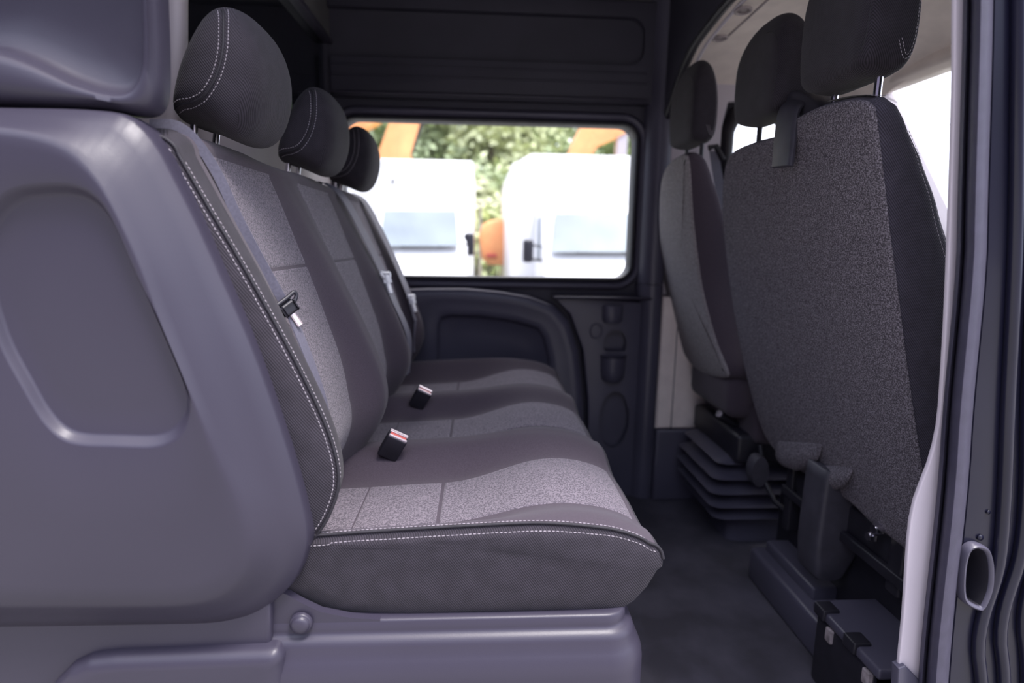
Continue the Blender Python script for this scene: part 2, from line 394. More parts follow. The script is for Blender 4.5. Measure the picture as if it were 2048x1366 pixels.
# ---- lower side panel with arched arm rest
arch = [(760, 581), (850, 577), (930, 577), (1000, 583), (1060, 593), (1110, 612), (1140, 645), (1158, 700), (1166, 770), (1170, 850), (1172, 1010), (760, 1010)]
ao = [(p.x, p.z) for p in (PY(a, b, 1.985) for a, b in arch)]
inn = [(876, 650), (882, 634), (900, 629), (960, 631), (1030, 641), (1075, 655), (1088, 675), (1098, 720), (1102, 775), (1104, 900), (875, 900)]
ai = [(p.x, p.z) for p in (PY(a, b, 2.01) for a, b in inn)]
cen = PY(990, 760, 2.0); cen = (cen.x, cen.z); N = 200
so, si = star(ao, cen, N), star(ai, cen, N)
rings = [(so, YF), (so, 2.008), (off2(so, 0.005), 1.992), (lerp2(off2(so, 0.005), si, 0.22), 1.986), (lerp2(off2(so, 0.005), si, 0.4), 1.990), (lerp2(so, si, 0.75), 1.993), (cin(si, -0.02), 1.993), (si, 1.997), (cin(si, 0.02), 2.012), (cin(si, 0.04), 2.016), (cin(si, 0.3), 2.016)]
v, f = loft([[(p[0], y, p[1]) for p in r] for r, y in rings], True, False, True)
struct(from_data('trim_4', v, f, 'plastic2', sharp=70), 'arched arm rest side panel under the far window', 'trim')
# ---- pocket panel between arm rest and pillar
pl = [(1105, 592), (1285, 604), (1285, 1015), (1176, 1015), (1176, 800), (1166, 700), (1140, 628)]
po = [(p.x, p.z) for p in (PY(a, b, 2.0) for a, b in pl)]
pk = prism('trim_5', po, 'plastic2', None, 2.0, YF, 'Y', 0.006)
struct(pk, 'pocketed side panel with two bottle recesses by the pillar', 'trim')
def ell(cx, cz, rx, rz, n=28): return [(cx+rx*math.cos(2*math.pi*k/n), cz+rz*math.sin(2*math.pi*k/n)) for k in range(n)]
cs = []
for (a, b, rx, ry, fl) in ((1230, 688, 24, 30, 1), (1228, 840, 32, 62, 0)):
    p = PY(a, b, 2.0); s = 2.0/F
    e = ell(p.x, p.z, rx*s, ry*s)
    if fl: e = [(q[0], max(q[1], p.z-0.028)) for q in e]
    c = prism('cutter', e, 'plastic2', None, 1.9, 2.038, 'Y', 0); cs.append(c)
cut(pk, cs)
p = PY(1192, 662, 2.0)
v, f = tube([(p.x+0.021*math.cos(a), 1.999, p.z+0.026*math.sin(a)) for a in [2*math.pi*k/24 for k in range(25)]], 0.003, 8, False)
from_data('round_plug', v, f, 'plastic2', pk)
# protruding pocket tray
pt = PY(1230, 718, 1.97)
R = []
for z, s in ((pt.z, 1.0), (pt.z-0.01, 1.0), (pt.z-0.05, 0.96), (pt.z-0.078, 0.86), (pt.z-0.09, 0.6)):
    R.append([(pt.x+0.046*s*math.cos(a), 2.0-0.035*s*math.sin(a), z) for a in [math.pi*k/16 for k in range(17)]])
v, f = loft(R, False); from_data('pocket_tray', v, f, 'plastic2', pk)
R = [[(pt.x+0.046*s*math.cos(a), 2.0-0.035*s*math.sin(a), pt.z+dz) for a in [math.pi*k/16 for k in range(17)]] for s, dz in ((1.0, 0), (1.06, 0.002), (1.06, 0.006), (0.98, 0.006))]
v, f = loft(R, False); from_data('tray_lip', v, f, 'plastic', pk)
pu = PY(1228, 612, 1.98)
R = []
for z, s in ((pu.z, 1.0), (pu.z-0.004, 1.05), (pu.z-0.05, 1.0), (pu.z-0.062, 0.8)):
    R.append([(pu.x+0.036*s*math.cos(a), 2.0-0.022*s*math.sin(a), z) for a in [math.pi*k/16 for k in range(17)]])
v, f = loft(R, False); from_data('cup_mount', v, f, 'plastic2', pk)
sl = PY(1180, 597, 1.98)
boxo('sill_ledge', (PY(1108, 593, 1.98).x, PLx1-0.02, 1.972, YF, sl.z-0.004, sl.z+0.006), 'plastic', pk, bev=0.005)

# ---- rear partition (bulkhead) behind the bench
XB = -0.50
bk = boxo('wall_rear', (XB-0.03, XB, 1.04, YF-0.001, FL, 1.155), 'beigep', bev=0.004); struct(bk, 'grey lower partition wall behind the rear bench', 'wall')
struct(boxo('trim_6', (XB-0.05, XB+0.012, 1.00, YF-0.001, 1.515, 1.76), 'headlin', bev=0.006), 'grey trim above the partition glass', 'trim')
boxo('edge_seal', (XB-0.01, XB+0.02, 1.00, YF-0.002, 1.500, 1.517), 'plastic', bpy.data.objects['trim_6'], bev=0.005)
boxo('warning_sticker', (XB+0.0125, XB+0.014, 1.50, 1.66, 1.565, 1.60), 'pale', bpy.data.objects['trim_6'], bev=0.0003)
w4 = struct(boxo('window_4', (XB-0.012, XB-0.008, 1.04, YF-0.004, 1.155, 1.515), 'tint', bev=0), 'dark partition glass behind the headrests', 'window')
boxo('window_bar', (XB-0.02, XB+0.004, 1.04, YF-0.004, 1.15, 1.165), 'black', w4, bev=0.003)
boxo('rear_post', (XB-0.03, XB+0.010, YF-0.03, YF-0.002, 1.15, 1.52), 'dark', w4, bev=0.005)
# cargo box around it
struct(boxo('wall_back', (-3.25, -3.2, 0.60, 2.13, FL, 1.78), 'dark', bev=0), 'rear end of the load space', 'wall')
struct(boxo('wall_right', (-3.2, -0.86, 0.66, 0.72, FL, 1.78), 'dark', bev=0), 'near side wall of the load space', 'wall')

# ---- ceiling
R = []
for x in (-3.2, 0.66):
    pr = [(0.67, 1.70), (0.70, 1.73), (1.9, 1.73), (1.98, 1.715), (2.03, 1.68), (2.049, 1.63), (2.13, 1.63), (2.13, 1.80), (0.67, 1.80)]
    R.append([(x, a, b) for a, b in pr])
v, f = loft(R); struct(from_data('ceiling', v, f, 'headlin', sharp=50), 'grey headliner of the crew area', 'ceiling')
struct(boxo('trim_7', (-0.9, 0.66, 0.665, 0.725, 1.64, 1.74), 'navy', bev=0.02), 'sliding door header rail', 'trim')

# ---- arch between crew area and front cab
ax = 0.64
def archring(x, ins):
    pr = [(YF-0.001-ins, 0.75), (YF-0.02-ins, 1.2), (1.93-ins, 1.34), (1.80-ins, 1.44-ins*.4), (1.64-ins, 1.475-ins*.6), (1.45, 1.49-ins), (1.2, 1.495-ins), (0.9, 1.49-ins), (0.76, 1.48-ins)]
    return [(x, p.x, p.y) for p in cr([Vector((a, b)) for a, b in pr], 60)]
ar_in = archring(ax-0.02, 0.0); 
# solid panel closing the step between the high crew roof and the cab roof
pr = [(q[1], q[2]) for q in ar_in]; outl = pr+[(0.72, 1.74), (YF+0.001, 1.74), (YF+0.001, 0.75)]
struct(prism('wall_front', outl, 'dark', None, ax-0.035, ax-0.005, 'X', 0), 'dark arch panel dividing crew area from front cab', 'wall')
v, f = tube([(ax-0.02, a, b) for a, b in pr], 0.013, 10); from_data('arch_seal', v, f, 'black', bpy.data.objects['wall_front'])
v, f = tube([(ax+0.004, a-0.016, b-0.012) for a, b in pr], 0.005, 8); from_data('arch_bead', v, f, 'pale', bpy.data.objects['wall_front'])

# ---- front cab: headliner, pillar trims, windscreen
prx = [(1.60, 1.475), (1.75, 1.466), (1.88, 1.445), (1.97, 1.415), (2.03, 1.38)]
R = []
for x, dz in ((ax, 0.02), (0.8, 0.03), (0.95, 0.03), (1.02, 0.0), (1.2, -0.02), (1.32, -0.06)):
    pts = [Vector((0.66, 1.42+dz)), Vector((0.72, 1.45+dz)), Vector((1.0, 1.478+dz)), Vector((1.4, 1.478+dz))]+[Vector((a, b+dz)) for a, b in prx[:-1]]+[Vector((2.045, 1.385+dz*.5))]
    R.append([(x, q.x, q.y) for q in cr(pts, 40)])
R2 = R+[[(q[0], q[1], q[2]+0.06) for q in r] for r in reversed(R)]
v, f = loft(R2, False); hl = struct(from_data('ceiling_front', v, f, 'beige', sharp=60), 'beige headliner of the front cab', 'ceiling')
ov = []
for i, (a, b) in enumerate(((1440, 72), (1487, 16))):
    p = PZ(a, b, 1.468)
    v, f = tube([(p.x+0.018*math.cos(t), p.y+0.022*math.sin(t), 1.462) for t in [2*math.pi*k/20 for k in range(21)]], 0.004, 8, False); ov.append((v, f))
    R = [[(p.x+s*math.cos(t), p.y+1.2*s*math.sin(t), z) for t in [2*math.pi*k/20 for k in range(20)]] for s, z in ((0.016, 1.462), (0.010, 1.468))]
    o = from_data('fixing_cap', *loft(R), 'beigep', hl)
from_data('cap_ring', *merge(ov), 'beigep', hl)
def rib(name, p, q, r, m, par): return tubeo(name, [Vector(p).lerp(Vector(q), k/8) for k in range(9)], r, m, par)
a, b = PZ(1455, 72, 1.474), PZ(1600, -60, 1.474)
tubeo('panel_groove', [(a.x, a.y, 1.472), (b.x, b.y, 1.474)], 0.003, 'beigep', hl)
# far cab pillar trims (beige)
up0, up1 = PY(1330, 200, 2.04).x, dl-0.05
up_ = struct(prism('trim_8', [(ax-0.0, 0.70), (dl-0.045, 0.70), (dl-0.045, 1.28), (dl-0.03, 1.36), (1.3, 1.42), (1.3, 1.55), (ax, 1.55)], 'pale', None, YF-0.03, YF, 'Y', 0.008), 'pale upper pillar trim behind the driver', 'trim')
bl = PY(1360, 855, 1.98).z
lo_ = struct(prism('trim_9', [(ax-0.0, bl), (0.82, bl), (0.82, 0.50), (0.80, 0.60), (0.74, 0.70), (ax, 0.70)], 'beige', None, 1.965, YF, 'Y', 0.012), 'warm beige grey lower pillar trim beside the driver seat', 'trim')
boxo('trim_joint', (PY(1352, 700, 1.964).x-0.0015, PY(1352, 700, 1.964).x+0.0015, 1.9635, 1.98, bl, 0.69), 'black', lo_, bev=0.001)
struct(prism('trim_10', [(PLx1, FL), (1.3, FL), (1.3, 0.20), (0.82, bl-0.001), (PLx1, bl-0.001)], 'plastic2', None, 1.955, YF, 'Y', 0.010), 'dark lower sill trim beside the driver seat', 'trim')
# cab front: windscreen, A pillars, dashboard
wsx0, wsx1 = 1.34, 1.75
ws = struct(from_data('window_5', [(wsx0, 0.60, 1.40), (wsx0, 2.10, 1.40), (wsx1, 2.10, 0.80), (wsx1, 0.60, 0.80), (wsx0+.004, 0.60, 1.404), (wsx0+.004, 2.10, 1.404), (wsx1+.004, 2.10, 0.804), (wsx1+.004, 0.60, 0.804)], [(0, 1, 2, 3), (7, 6, 5, 4), (0, 4, 5, 1), (2, 6, 7, 3), (1, 5, 6, 2), (0, 3, 7, 4)], 'glass', None, False), 'windscreen at the front of the cab', 'window')
tubeo('wire', [(wsx0+0.012, 1.95, 1.37), (1.5, 1.6, 1.15), (1.62, 1.4, 0.98)], 0.0015, 'navy', ws)
for yy in (2.055,):
    struct(prism('trim_11', [(1.28, 1.46), (1.40, 1.42), (1.80, 0.82), (1.72, 0.80), (1.27, 1.40)], 'pale', None, yy-0.05, yy, 'Y', 0.01), 'pale windscreen pillar trim on the driver side', 'trim')
struct(boxo('trim_12', (1.28, 1.40, 0.64, 2.05, 1.395, 1.47), 'beige', bev=0.02), 'beige headliner edge above the windscreen', 'trim')
dsh = struct(boxo('trim_13', (1.35, 1.85, 0.70, 2.04, 0.20, 0.80), 'black', bev=0.06, seg=5), 'black dashboard ahead of the front seats', 'dashboard')

# ---- near B pillar (door jamb) on the right
def pillar_strip(name, L, Rr, Y, th, m, bev=0.004):
    pts = [(p.x, p.z) for p in (PY(a, b, Y) for a, b in L+Rr[::-1])]
    return prism(name, pts, m, None, Y, Y+th, 'Y', bev)
sL = [(1914, -200), (1910, 0), (1908, 200), (1896, 560), (1884, 780), (1876, 860), (1858, 930), (1836, 985), (1824, 1030), (1817, 1090), (1808, 1230), (1797, 1345), (1770, 1700)]
sL = [(q.x, q.y) for q in cr([Vector((a, b)) for a, b in sL], 50)]
sR = [(1942, -200), (1940, 0), (1930, 500), (1896, 900), (1852, 1366), (1820, 1700)]
s1 = struct(pillar_strip('trim_14', sL, sR, 0.735, 0.007, 'pale', 0.002), 'pale lilac strip of trim along the door jamb', 'trim')
# seal profile extruded down the opening
def jshift(y): return interp([(-400, 4), (0, 0), (500, -13), (900, -46), (1366, -90), (2000, -152)], y)
def jamb(name, prof, m, label):
    """prof: (survey x at the top, Y); the pillar leans and bows downwards"""
    R = []
    for k in range(41):
        y_ = -400+2400*k/40; R.append([PY(px_+jshift(y_), y_, Y) for px_, Y in prof])
    v, f = loft(R); return struct(from_data(name, v, f, m, sharp=45), label, 'trim')
sp = jamb('trim_15', [(1926, 0.76), (1926, 0.735), (1929, 0.722), (1934, 0.718), (1938, 0.724), (1941, 0.730), (1944, 0.716), (1951, 0.705), (1962, 0.698), (1974, 0.698), (1982, 0.704), (1986, 0.716), (1988, 0.735), (1988, 0.76)], 'rubber', 'ribbed grey rubber door seal on the jamb')
nv = jamb('trim_16', [(1984, 0.80), (1984, 0.725), (1990, 0.722), (2020, 0.720), (2040, 0.720), (2200, 0.720), (2300, 0.70), (2300, 0.80)], 'navy', 'navy painted door jamb of the B pillar')
rl = [(2040, -300), (2037, 0), (2035, 200), (2030, 500), (2016, 800), (2008, 1000), (1996, 1130), (1966, 1230), (1956, 1300), (1964, 1400), (1964, 1700)]
for k, dxp in enumerate((0, 44, 90)):
    pth = [PY(a+dxp*(0.9 if b < 1000 else 1.0), b-(k*25 if b > 900 else 0), 0.716) for a, b in rl]
    pp = cr(pth, 60); V, Fq = tube(pp, 0.0085, 10)
    from_data('pressed_rib', V, Fq, 'navy', nv)
# latch recess
lo = [(1950, 1086), (1972, 1094), (1982, 1116), (1984, 1150), (1980, 1180), (1966, 1212), (1952, 1218), (1926, 1204), (1918, 1180), (1920, 1130), (1930, 1096)]
lc = cr([Vector((*q,)) for q in [(p.x, p.z) for p in (PY(a, b, 0.715) for a, b in lo)]], 48, True); lc = [(q.x, q.y) for q in lc]
rings = [(lc, 0.721), (lc, 0.712), (off2(lc, 0.0025), 0.7085), (off2(lc, 0.005), 0.709), (off2(lc, 0.007), 0.713), (off2(lc, 0.009), 0.735), (off2(lc, 0.012), 0.758)]
v, f = loft([[(p[0], y, p[1]) for p in r] for r, y in rings], True, False, True)
hol = prism('cutter', off2(lc, 0.0065), 'navy', None, 0.69, 0.775, 'Y', 0); cut(nv, [hol])
lt = from_data('latch_recess', v, f, 'plastic2', nv, sharp=60); lt.data.materials.append(M['black'])
for p in lt.data.polygons:
    if p.center.y > 0.722: p.material_index = 1
for (a, b, r) in ((1960, 1075, 0.0045), (1976, 1024, 0.003)):
    p = PY(a, b, 0.7195); v, f = tube([p, p+Vector((0, -0.0015, 0))], r, 14); from_data('jamb_rivet', v, f, 'navy', nv)
b = PY(1815, 1340, 0.73); struct(prism('trim_17', [(p.x, p.z) for p in (PY(a, c, 0.728) for a, c in ((1798, 1338), (1812, 1332), (1858, 1380), (1850, 1500), (1790, 1500)))], 'plastic2', None, 0.728, 0.745, 'Y', 0.003), 'dark sill trim corner at the foot of the jamb', 'trim')
# outer body of the near side beyond the jamb
wj = wall_hole('wall_jamb', (PY(2100, 683, 0.76).x, 1.9, -0.5, 1.78), [[(0.93, 0.80), (1.60, 0.80), (1.28, 1.36), (0.93, 1.38)], [(1.345, 1.9), (1.345, 1.42), (1.77, 0.80), (1.77, -1), (2.2, -1), (2.2, 1.9)]], 0.76, 0.80, 'navy')
struct(wj, 'near cab side body beyond the door jamb', 'wall')
struct(boxo('trim_18', (-3.2, 0.72, 0.58, 0.66, -0.45, FL-0.01), 'navy', bev=0.01), 'navy sill under the sliding door', 'trim')

# =================================================================== REAR BENCH
CY = [0.94, 1.335, 1.73]; HW = 0.1975; Y0 = 0.735; Y1 = 1.935
CC = [0.926, 1.307, 1.688]; HC = 0.1905; YC = 1.8785
bench = thing('rear_bench', 'three-seat rear bench in charcoal twill with speckled grey inserts and purple-grey plastic side panel', 'bench seat', (-0.2, 1.35, FL))
OB = bench.location
def par(o):      # keep world coordinates under a thing
    return o
def ydist(y):
    c = min(CY, key=lambda q: abs(q-y)); return abs(y-c)/HW, c
ZB = [(-0.36, 0.480), (-0.24, 0.484), (-0.14, 0.490), (0.0, 0.497), (0.09, 0.499), (0.166, 0.492), (0.20, 0.485), (0.229, 0.474), (0.246, 0.462)]
ZB = smooth_tab(ZB)
def zt(x, y):
    c = min(CC, key=lambda q: abs(q-y)); d = abs(y-c)/HC; z = lin(ZB, x)
    edge = min(y-Y0, YC-y); fr = sstep(-0.06, 0.16, x)
    a = sstep(0.48, 0.95, d); lo = -0.053*(1-fr)-0.013*fr; hi = (-0.010*(1-fr)+0.007*fr)*sstep(0.0, 0.06, edge)
    crown = 0.003*(1-sstep(0.1, 0.5, d))*fr
    return z+lo*(1-a)+hi*a+crown
def cush_sec(y):
    pts = []; nT = 70
    for i in range(nT+1):
        x = -0.34+(0.240+0.34)*i/nT; pts.append((x, zt(x, y)))
    zf = pts[-1][1]
    pts += [(0.250, zf-0.004), (0.257, zf-0.012), (0.261, zf-0.024), (0.260, zf-0.036), (0.253, 0.425), (0.240, 0.400), (0.222, 0.378), (0.205, 0.366), (0.17, 0.360), (0.05, 0.358), (-0.1, 0.358), (-0.2, 0.37), (-0.25, 0.395), (-0.34, 0.41)]
    return pts
secs = []
def cs_ring(y, ins, yy=None):
    p = cush_sec(y)
    if ins: p = off2(p, ins)
    return [(a, y if yy is None else yy, b) for a, b in p]
for ins, k_, dy_ in ((0.006, 0.8, -0.013), (0.006, 0.5, -0.013), (0.006, 0.3, -0.0125), (0.006, 0.16, -0.0105), (0.006, 0.07, -0.007), (0.006, 0.0, -0.003), (0.002, 0.0, -0.0008)):
    base = [(a, Y0+dy_, b) for a, b in cin(off2(cush_sec(Y0), ins, 2), k_)]
    base = [(a, y+0.0026*noise.noise(Vector((a*7, b*55+a*10, 3)))*min(1, k_/0.2), b) for a, y, b in base]
    secs.append(base)
ys = [Y0+(YC-Y0)*i/150 for i in range(151)]
secs += [cs_ring(y, 0.0) for y in ys]
for ins, dy_ in ((0.003, 0.003), (0.010, 0.008), (0.03, 0.012)): secs.append(cs_ring(YC, ins, YC+dy_))
v, f = loft(secs); cush = from_data('seat_cushion', v, f, 'bolster', bench, sharp=80)
# near side of the cushion is twill: same surface, own material
cush.data.materials.append(M['twill'])
for p in cush.data.polygons:
    if p.center.y < Y0+0.002 or p.center.x > 0.250: p.material_index = 1
def surf_n(fn, u, v_, e=1e-3):
    a = fn(u+e, v_)-fn(u-e, v_); b = fn(u, v_+e)-fn(u, v_-e); return a.cross(b).normalized()
def insert_mesh(name, P, Ns, nu, nv, lift, parent, grooves=()):
    """P(u,v)->point, Ns normal; sits lift above with tucked edges"""
    vs = []; fs = []
    for i in range(nu+1):
        u = i/nu
        for j in range(nv+1):
            v_ = j/nv; q = P(u, v_); n = Ns(u, v_)
            e = min(j, nv-j)/nv; e2 = min(i, nu-i)/nu
            h = lift*(min(1, e/0.02)+0) - (0.0012 if e == 0 or e2 == 0 else 0)
            for g, dep, wd in grooves: h -= dep*math.exp(-((u-g)/wd)**2)
            vs.append(q+n*h)
    for i in range(nu):
        for j in range(nv):
            a = i*(nv+1)+j; fs.append((a, a+1, a+nv+2, a+nv+1))
    return from_data(name, vs, fs, 'insert', parent)
for c in CC:
    def P(u, v_, c=c):
        x = -0.335+(0.247+0.335)*u
        hw = 0.080+0.018*sstep(-0.05, 0.18, x)
        y = c+(v_*2-1)*hw
        return Vector((x, y, zt(x, y) if x < 0.24 else zt(0.24, y)-(x-0.24)*1.2))
    def Nn(u, v_, P=P):
        n = surf_n(P, u, v_); return n if n.z > 0 else -n
    insert_mesh('cushion_insert', P, Nn, 260, 40, 0.0012, cush, ((0.465, 0.0035, 0.0045), (0.235, 0.0018, 0.004)))
# near edge piping and stitches of the cushion
prof = [p for p in cush_sec(Y0) if p[1] > 0.44]
topn = [(p[0], p[1]) for p in prof if p[0] > -0.28]
pp = cr([Vector((a, Y0-0.001, b+0.0005)) for a, b in topn], 260)
tubeo('piping', pp, 0.0022, 'piping', cush, 8)
pa = [Vector((q.x, Y0-0.0066, q.z-0.0085)) for q in pp if q.x < 0.254]; stitch('stitching', snap(pa, cush), Vector((0, -1, 0)), cush)
pb = [Vector((q.x-(0.006 if q.x > 0.235 else 0), Y0+0.006, zt(min(q.x, 0.24), Y0+0.006)-(max(0, q.x-0.24)*0.9))) for q in pp if q.x < 0.254]; stitch('stitching', pb, Vector((0, 0, 1)), cush)

# ---- backrest
XB_ = [(0.40, -0.275), (0.474, -0.226), (0.516, -0.200), (0.566, -0.186), (0.628, -0.196), (0.715, -0.230), (0.829, -0.284), (0.924, -0.333), (0.985, -0.364)]
ZTOP = 1.012
XB_ = smooth_tab(XB_)
def ztop(y):
    d, c = ydist(y); edge = min(y-Y0, Y1-y)
    return ZTOP+0.006*(1-sstep(0.2, 0.9, d))-0.014*(1-sstep(0.0, 0.035, edge))
def xf(z, y):
    d, c = ydist(y); edge = min(y-Y0, Y1-y)
    x = lin(XB_, z)
    dep = interp([(0.45, 0.040), (0.60, 0.048), (0.70, 0.036), (0.85, 0.020), (0.97, 0.008), (1.0, 0.005)], z)
    rec = 1-sstep(0.42, 0.92, d)
    prow = 0.007*math.exp(-((edge-0.05)/0.03)**2)
    return x-dep*rec
def back_sec(y):
    zt_ = ztop(y); pts = []; n = 70; za = 0.42; zb = zt_-0.022
    for i in range(n+1):
        z = za+(zb-za)*i/n; pts.append((xf(z, y), z))
    x0, z0 = pts[-1]
    for k in range(1, 7):
        a = math.radians(15*k); pts.append((x0-0.026*(1-math.cos(a))-0.004*k/6, z0+0.022*math.sin(a)))
    xe = pts[-1][0]
    pts += [(xe-0.02, zt_), (xe-0.04, zt_-0.004), (-0.462, zt_-0.016), (-0.470, 0.97), (-0.475, 0.90), (-0.475, 0.7), (-0.475, 0.5), (-0.40, 0.42)]
    return pts
def bk_ring(y, ins, yy=None):
    p = back_sec(y)
    if ins: p = off2(p, ins)
    return [(a, y if yy is None else yy, b) for a, b in p]
secs = []
ysb = [Y0+(Y1-Y0)*i/160 for i in range(161)]
for ins, k_, dy_ in ((0.005, 0.8, -0.012), (0.005, 0.5, -0.012), (0.005, 0.3, -0.0115), (0.005, 0.16, -0.009), (0.005, 0.07, -0.006), (0.005, 0.0, -0.003), (0.002, 0.0, -0.0008)):
    bs_ = off2(back_sec(Y0), ins, 2); cz = [(a+((-0.33-0.35*(b-0.75))-a)*k_, b+(0.72-b)*k_*0.35) for a, b in bs_]
    secs.append([(a, Y0+dy_, b) for a, b in cz])
secs += [bk_ring(y, 0) for y in ysb]
for ins, dy_ in ((0.004, 0.004), (0.015, 0.010), (0.03, 0.012)): secs.append(bk_ring(Y1, ins, Y1+dy_))
v, f = loft(secs); back = from_data('backrest', v, f, 'bolster', bench, sharp=80)
back.data.materials.append(M['twill'])
for p in back.data.polygons:
    if p.center.y < Y0+0.055 or (p.center.x < -0.43): p.material_index = 1
for c in CY:
    def P(u, v_, c=c):
        z = 0.47+(ztop(c)-0.028-0.47)*u
        hw = interp([(0.45, 0.085), (0.6, 0.088), (0.8, 0.100), (1.0, 0.125)], z)
        y = c+(v_*2-1)*hw; return Vector((xf(z, y), y, z))
    def Nn(u, v_, P=P):
        n = surf_n(P, u, v_); return n if n.x > 0 else -n
    insert_mesh('backrest_insert', P, Nn, 200, 40, 0.0012, back, ((0.70, 0.003, 0.005),))
fp = [(a, b) for a, b in back_sec(Y0) if a > -0.40 and b > 0.45]
pp = cr([Vector((a+0.0003, Y0-0.001, b)) for a, b in fp], 300)
tubeo('piping', pp, 0.0022, 'piping', back, 8)
def tang_in(path, d):
    out = []
    for i, q in enumerate(path):
        t = (path[min(i+1, len(path)-1)]-path[max(0, i-1)]).normalized(); n = Vector((-t.z, 0, t.x)); out.append(q+n*d)
    return out
stitch('stitching', snap([Vector((q.x, Y0-0.0052, q.z)) for q in tang_in(pp, 0.006)], back), Vector((0, -1, 0)), back)
stitch('stitching', [Vector((xf(q.z, Y0+0.006)+0.0004, Y0+0.006, q.z)) for q in pp if q.z < ztop(Y0)-0.024], Vector((1, 0, 0)), back)

# ---- headrests
def headrest(name, parent, prof, cy, w, p=3.2, ez=1.0, mname='twill', n=72):
    """prof: closed side outline (x,z) at mid width, closed towards both ends by a superellipse"""
    q = cr([Vector(v) for v in prof], n, True); P_ = [(a.x, a.y) for a in q]
    cx = sum(a[0] for a in P_)/n; cz = sum(a[1] for a in P_)/n
    R = []; m_ = 40
    for i in range(m_+1):
        t = -1+2*i/m_; t = math.copysign(1-(1-abs(t))**1.8, t); t = max(-0.9999, min(0.9999, t))
        k = (1-abs(t)**p)**(1/p); kt = (1-abs(t)**ez)**(1/ez)
        R.append([(cx+(a-cx)*k, cy+w*t, cz+(b-cz)*(kt if b > cz else k)) for a, b in P_])
    v, f = loft(R); return from_data(name, v, f, mname, parent)
def seam(h, path, offs, pipe=True, nn_=150):
    q = cr([Vector(v) for v in path], nn_)
    def row(d):
        out = []
        for i, a in enumerate(q):
            t = (q[min(i+1, nn_-1)]-q[max(i-1, 0)]).normalized(); out.append(Vector((a.x-t.y*d, 0, a.y+t.x*d)))
        return snap(out, h, back=2.0)
    if pipe: tubeo('piping', row(0), 0.0016, 'piping', h, 8)
    for d in offs: stitch('stitching', row(d), Vector((0, -1, 0)), h, L=0.0036, gap=0.0018, r=0.00045)
def posts(parent, cx, cy, sep, za, zb, lean, m='chrome', r=0.0052):
    for s in (-1, 1):
        tubeo('post', [(cx+lean, cy+s*sep, za), (cx, cy+s*sep, zb)], r, m, parent, 12)
        v, f = tube([(cx+lean, cy+s*sep, za-0.006), (cx+lean, cy+s*sep, za+0.006)], 0.0105, 14); from_data('post_guide', v, f, 'black', parent, sharp=40)
YH = 0.885
hp0 = [(353, 226), (357, 196), (368, 150), (384, 104), (404, 60), (424, 28), (446, 12), (470, 14), (496, 30), (518, 60), (533, 104), (538, 150), (534, 200), (518, 248), (494, 276), (464, 281), (430, 268), (390, 252), (360, 244)]
hprof = [(q.x, q.z+0.002) for q in (PY(a, b, YH) for a, b in hp0)]
hseam = [(q.x, q.z-0.006) for q in (PY(a, b, 0.87) for a, b in [(452, 17), (460, 34), (466, 60), (469, 100), (463, 140), (450, 172), (430, 196), (404, 206), (380, 208), (358, 213)])]
for i, c in enumerate((0.940, 1.358, 1.775)):
    h = headrest('headrest', bench, hprof, c-0.005, 0.104, 3.2, 2.8)
    seam(h, hseam, (-0.0055, 0.0055))
    posts(h, -0.412, c, 0.036, 1.005, 1.075, -0.010)

# ---- belt buckles in the gap of cushion and backrest
def buckle(px, py, Y, s=1.0):
    p = PY(px, py, Y); d = Vector((0.45, -0.25, 0.80)).normalized(); a = Vector((1, 0.1, -0.5)); a = (a-d*a.dot(d)).normalized(); n = d.cross(a)
    M4 = Matrix(((a.x, n.x, d.x, p.x), (a.y, n.y, d.y, p.y), (a.z, n.z, d.z, p.z), (0, 0, 0, 1)))
    b_ = boxo('belt_buckle', (-0.021*s, 0.021*s, -0.012*s, 0.012*s, -0.055*s, 0), 'black', bench, bev=0.004, mtx=M4)
    boxo('latch_rim', (-0.019*s, 0.019*s, -0.0105*s, -0.006*s, -0.002*s, 0.003*s), 'tongue', b_, bev=0.001, mtx=M4)
    boxo('release_button', (-0.017*s, 0.017*s, -0.0055*s, 0.002*s, -0.002*s, 0.0015*s), 'red', b_, bev=0.001, mtx=M4)
    boxo('latch_plate', (-0.019*s, 0.019*s, 0.003*s, 0.0105*s, -0.002*s, 0.003*s), 'tongue', b_, bev=0.001, mtx=M4)
buckle(797, 872, 1.06, 0.95)
buckle(850, 781, 1.43, 0.95)

# ---- side shroud panel (near end of bench)
def px2(l, Y): return [(p.x, p.z) for p in (PY(a, b, Y) for a, b in l)]
outer = [(-330, 207), (-100, 207), (0, 209), (120, 211), (200, 216), (240, 224), (275, 247), (310, 290), (345, 355), (390, 445), (440, 555), (495, 680), (540, 800), (580, 920), (605, 1010), (616, 1075), (608, 1125), (588, 1168), (555, 1205), (510, 1235), (460, 1250), (400, 1257), (200, 1261), (0, 1264), (-330, 1264)]
inner = [(-260, 262), (-60, 262), (0, 262), (90, 276), (160, 305), (215, 360), (255, 430), (300, 530), (340, 640), (390, 760), (440, 880), (485, 985), (505, 1060), (500, 1110), (475, 1150), (430, 1180), (360, 1192), (200, 1194), (0, 1194), (-260, 1194)]
oval = [(60, 385), (110, 380), (150, 381), (185, 393), (215, 420), (240, 465), (275, 545), (315, 630), (350, 710), (376, 780), (380, 820), (368, 850), (345, 870), (310, 880), (240, 879), (170, 876), (130, 862), (95, 825), (60, 765), (20, 690), (-8, 610), (-22, 540), (-20, 470), (0, 425), (28, 398)]
cen = PY(170, 640, 0.70); cen = (cen.x, cen.z); N = 320
def sm(l, Y, n=140): return [(q.x, q.y) for q in cr([Vector(p) for p in px2(l, Y)], n, True)]
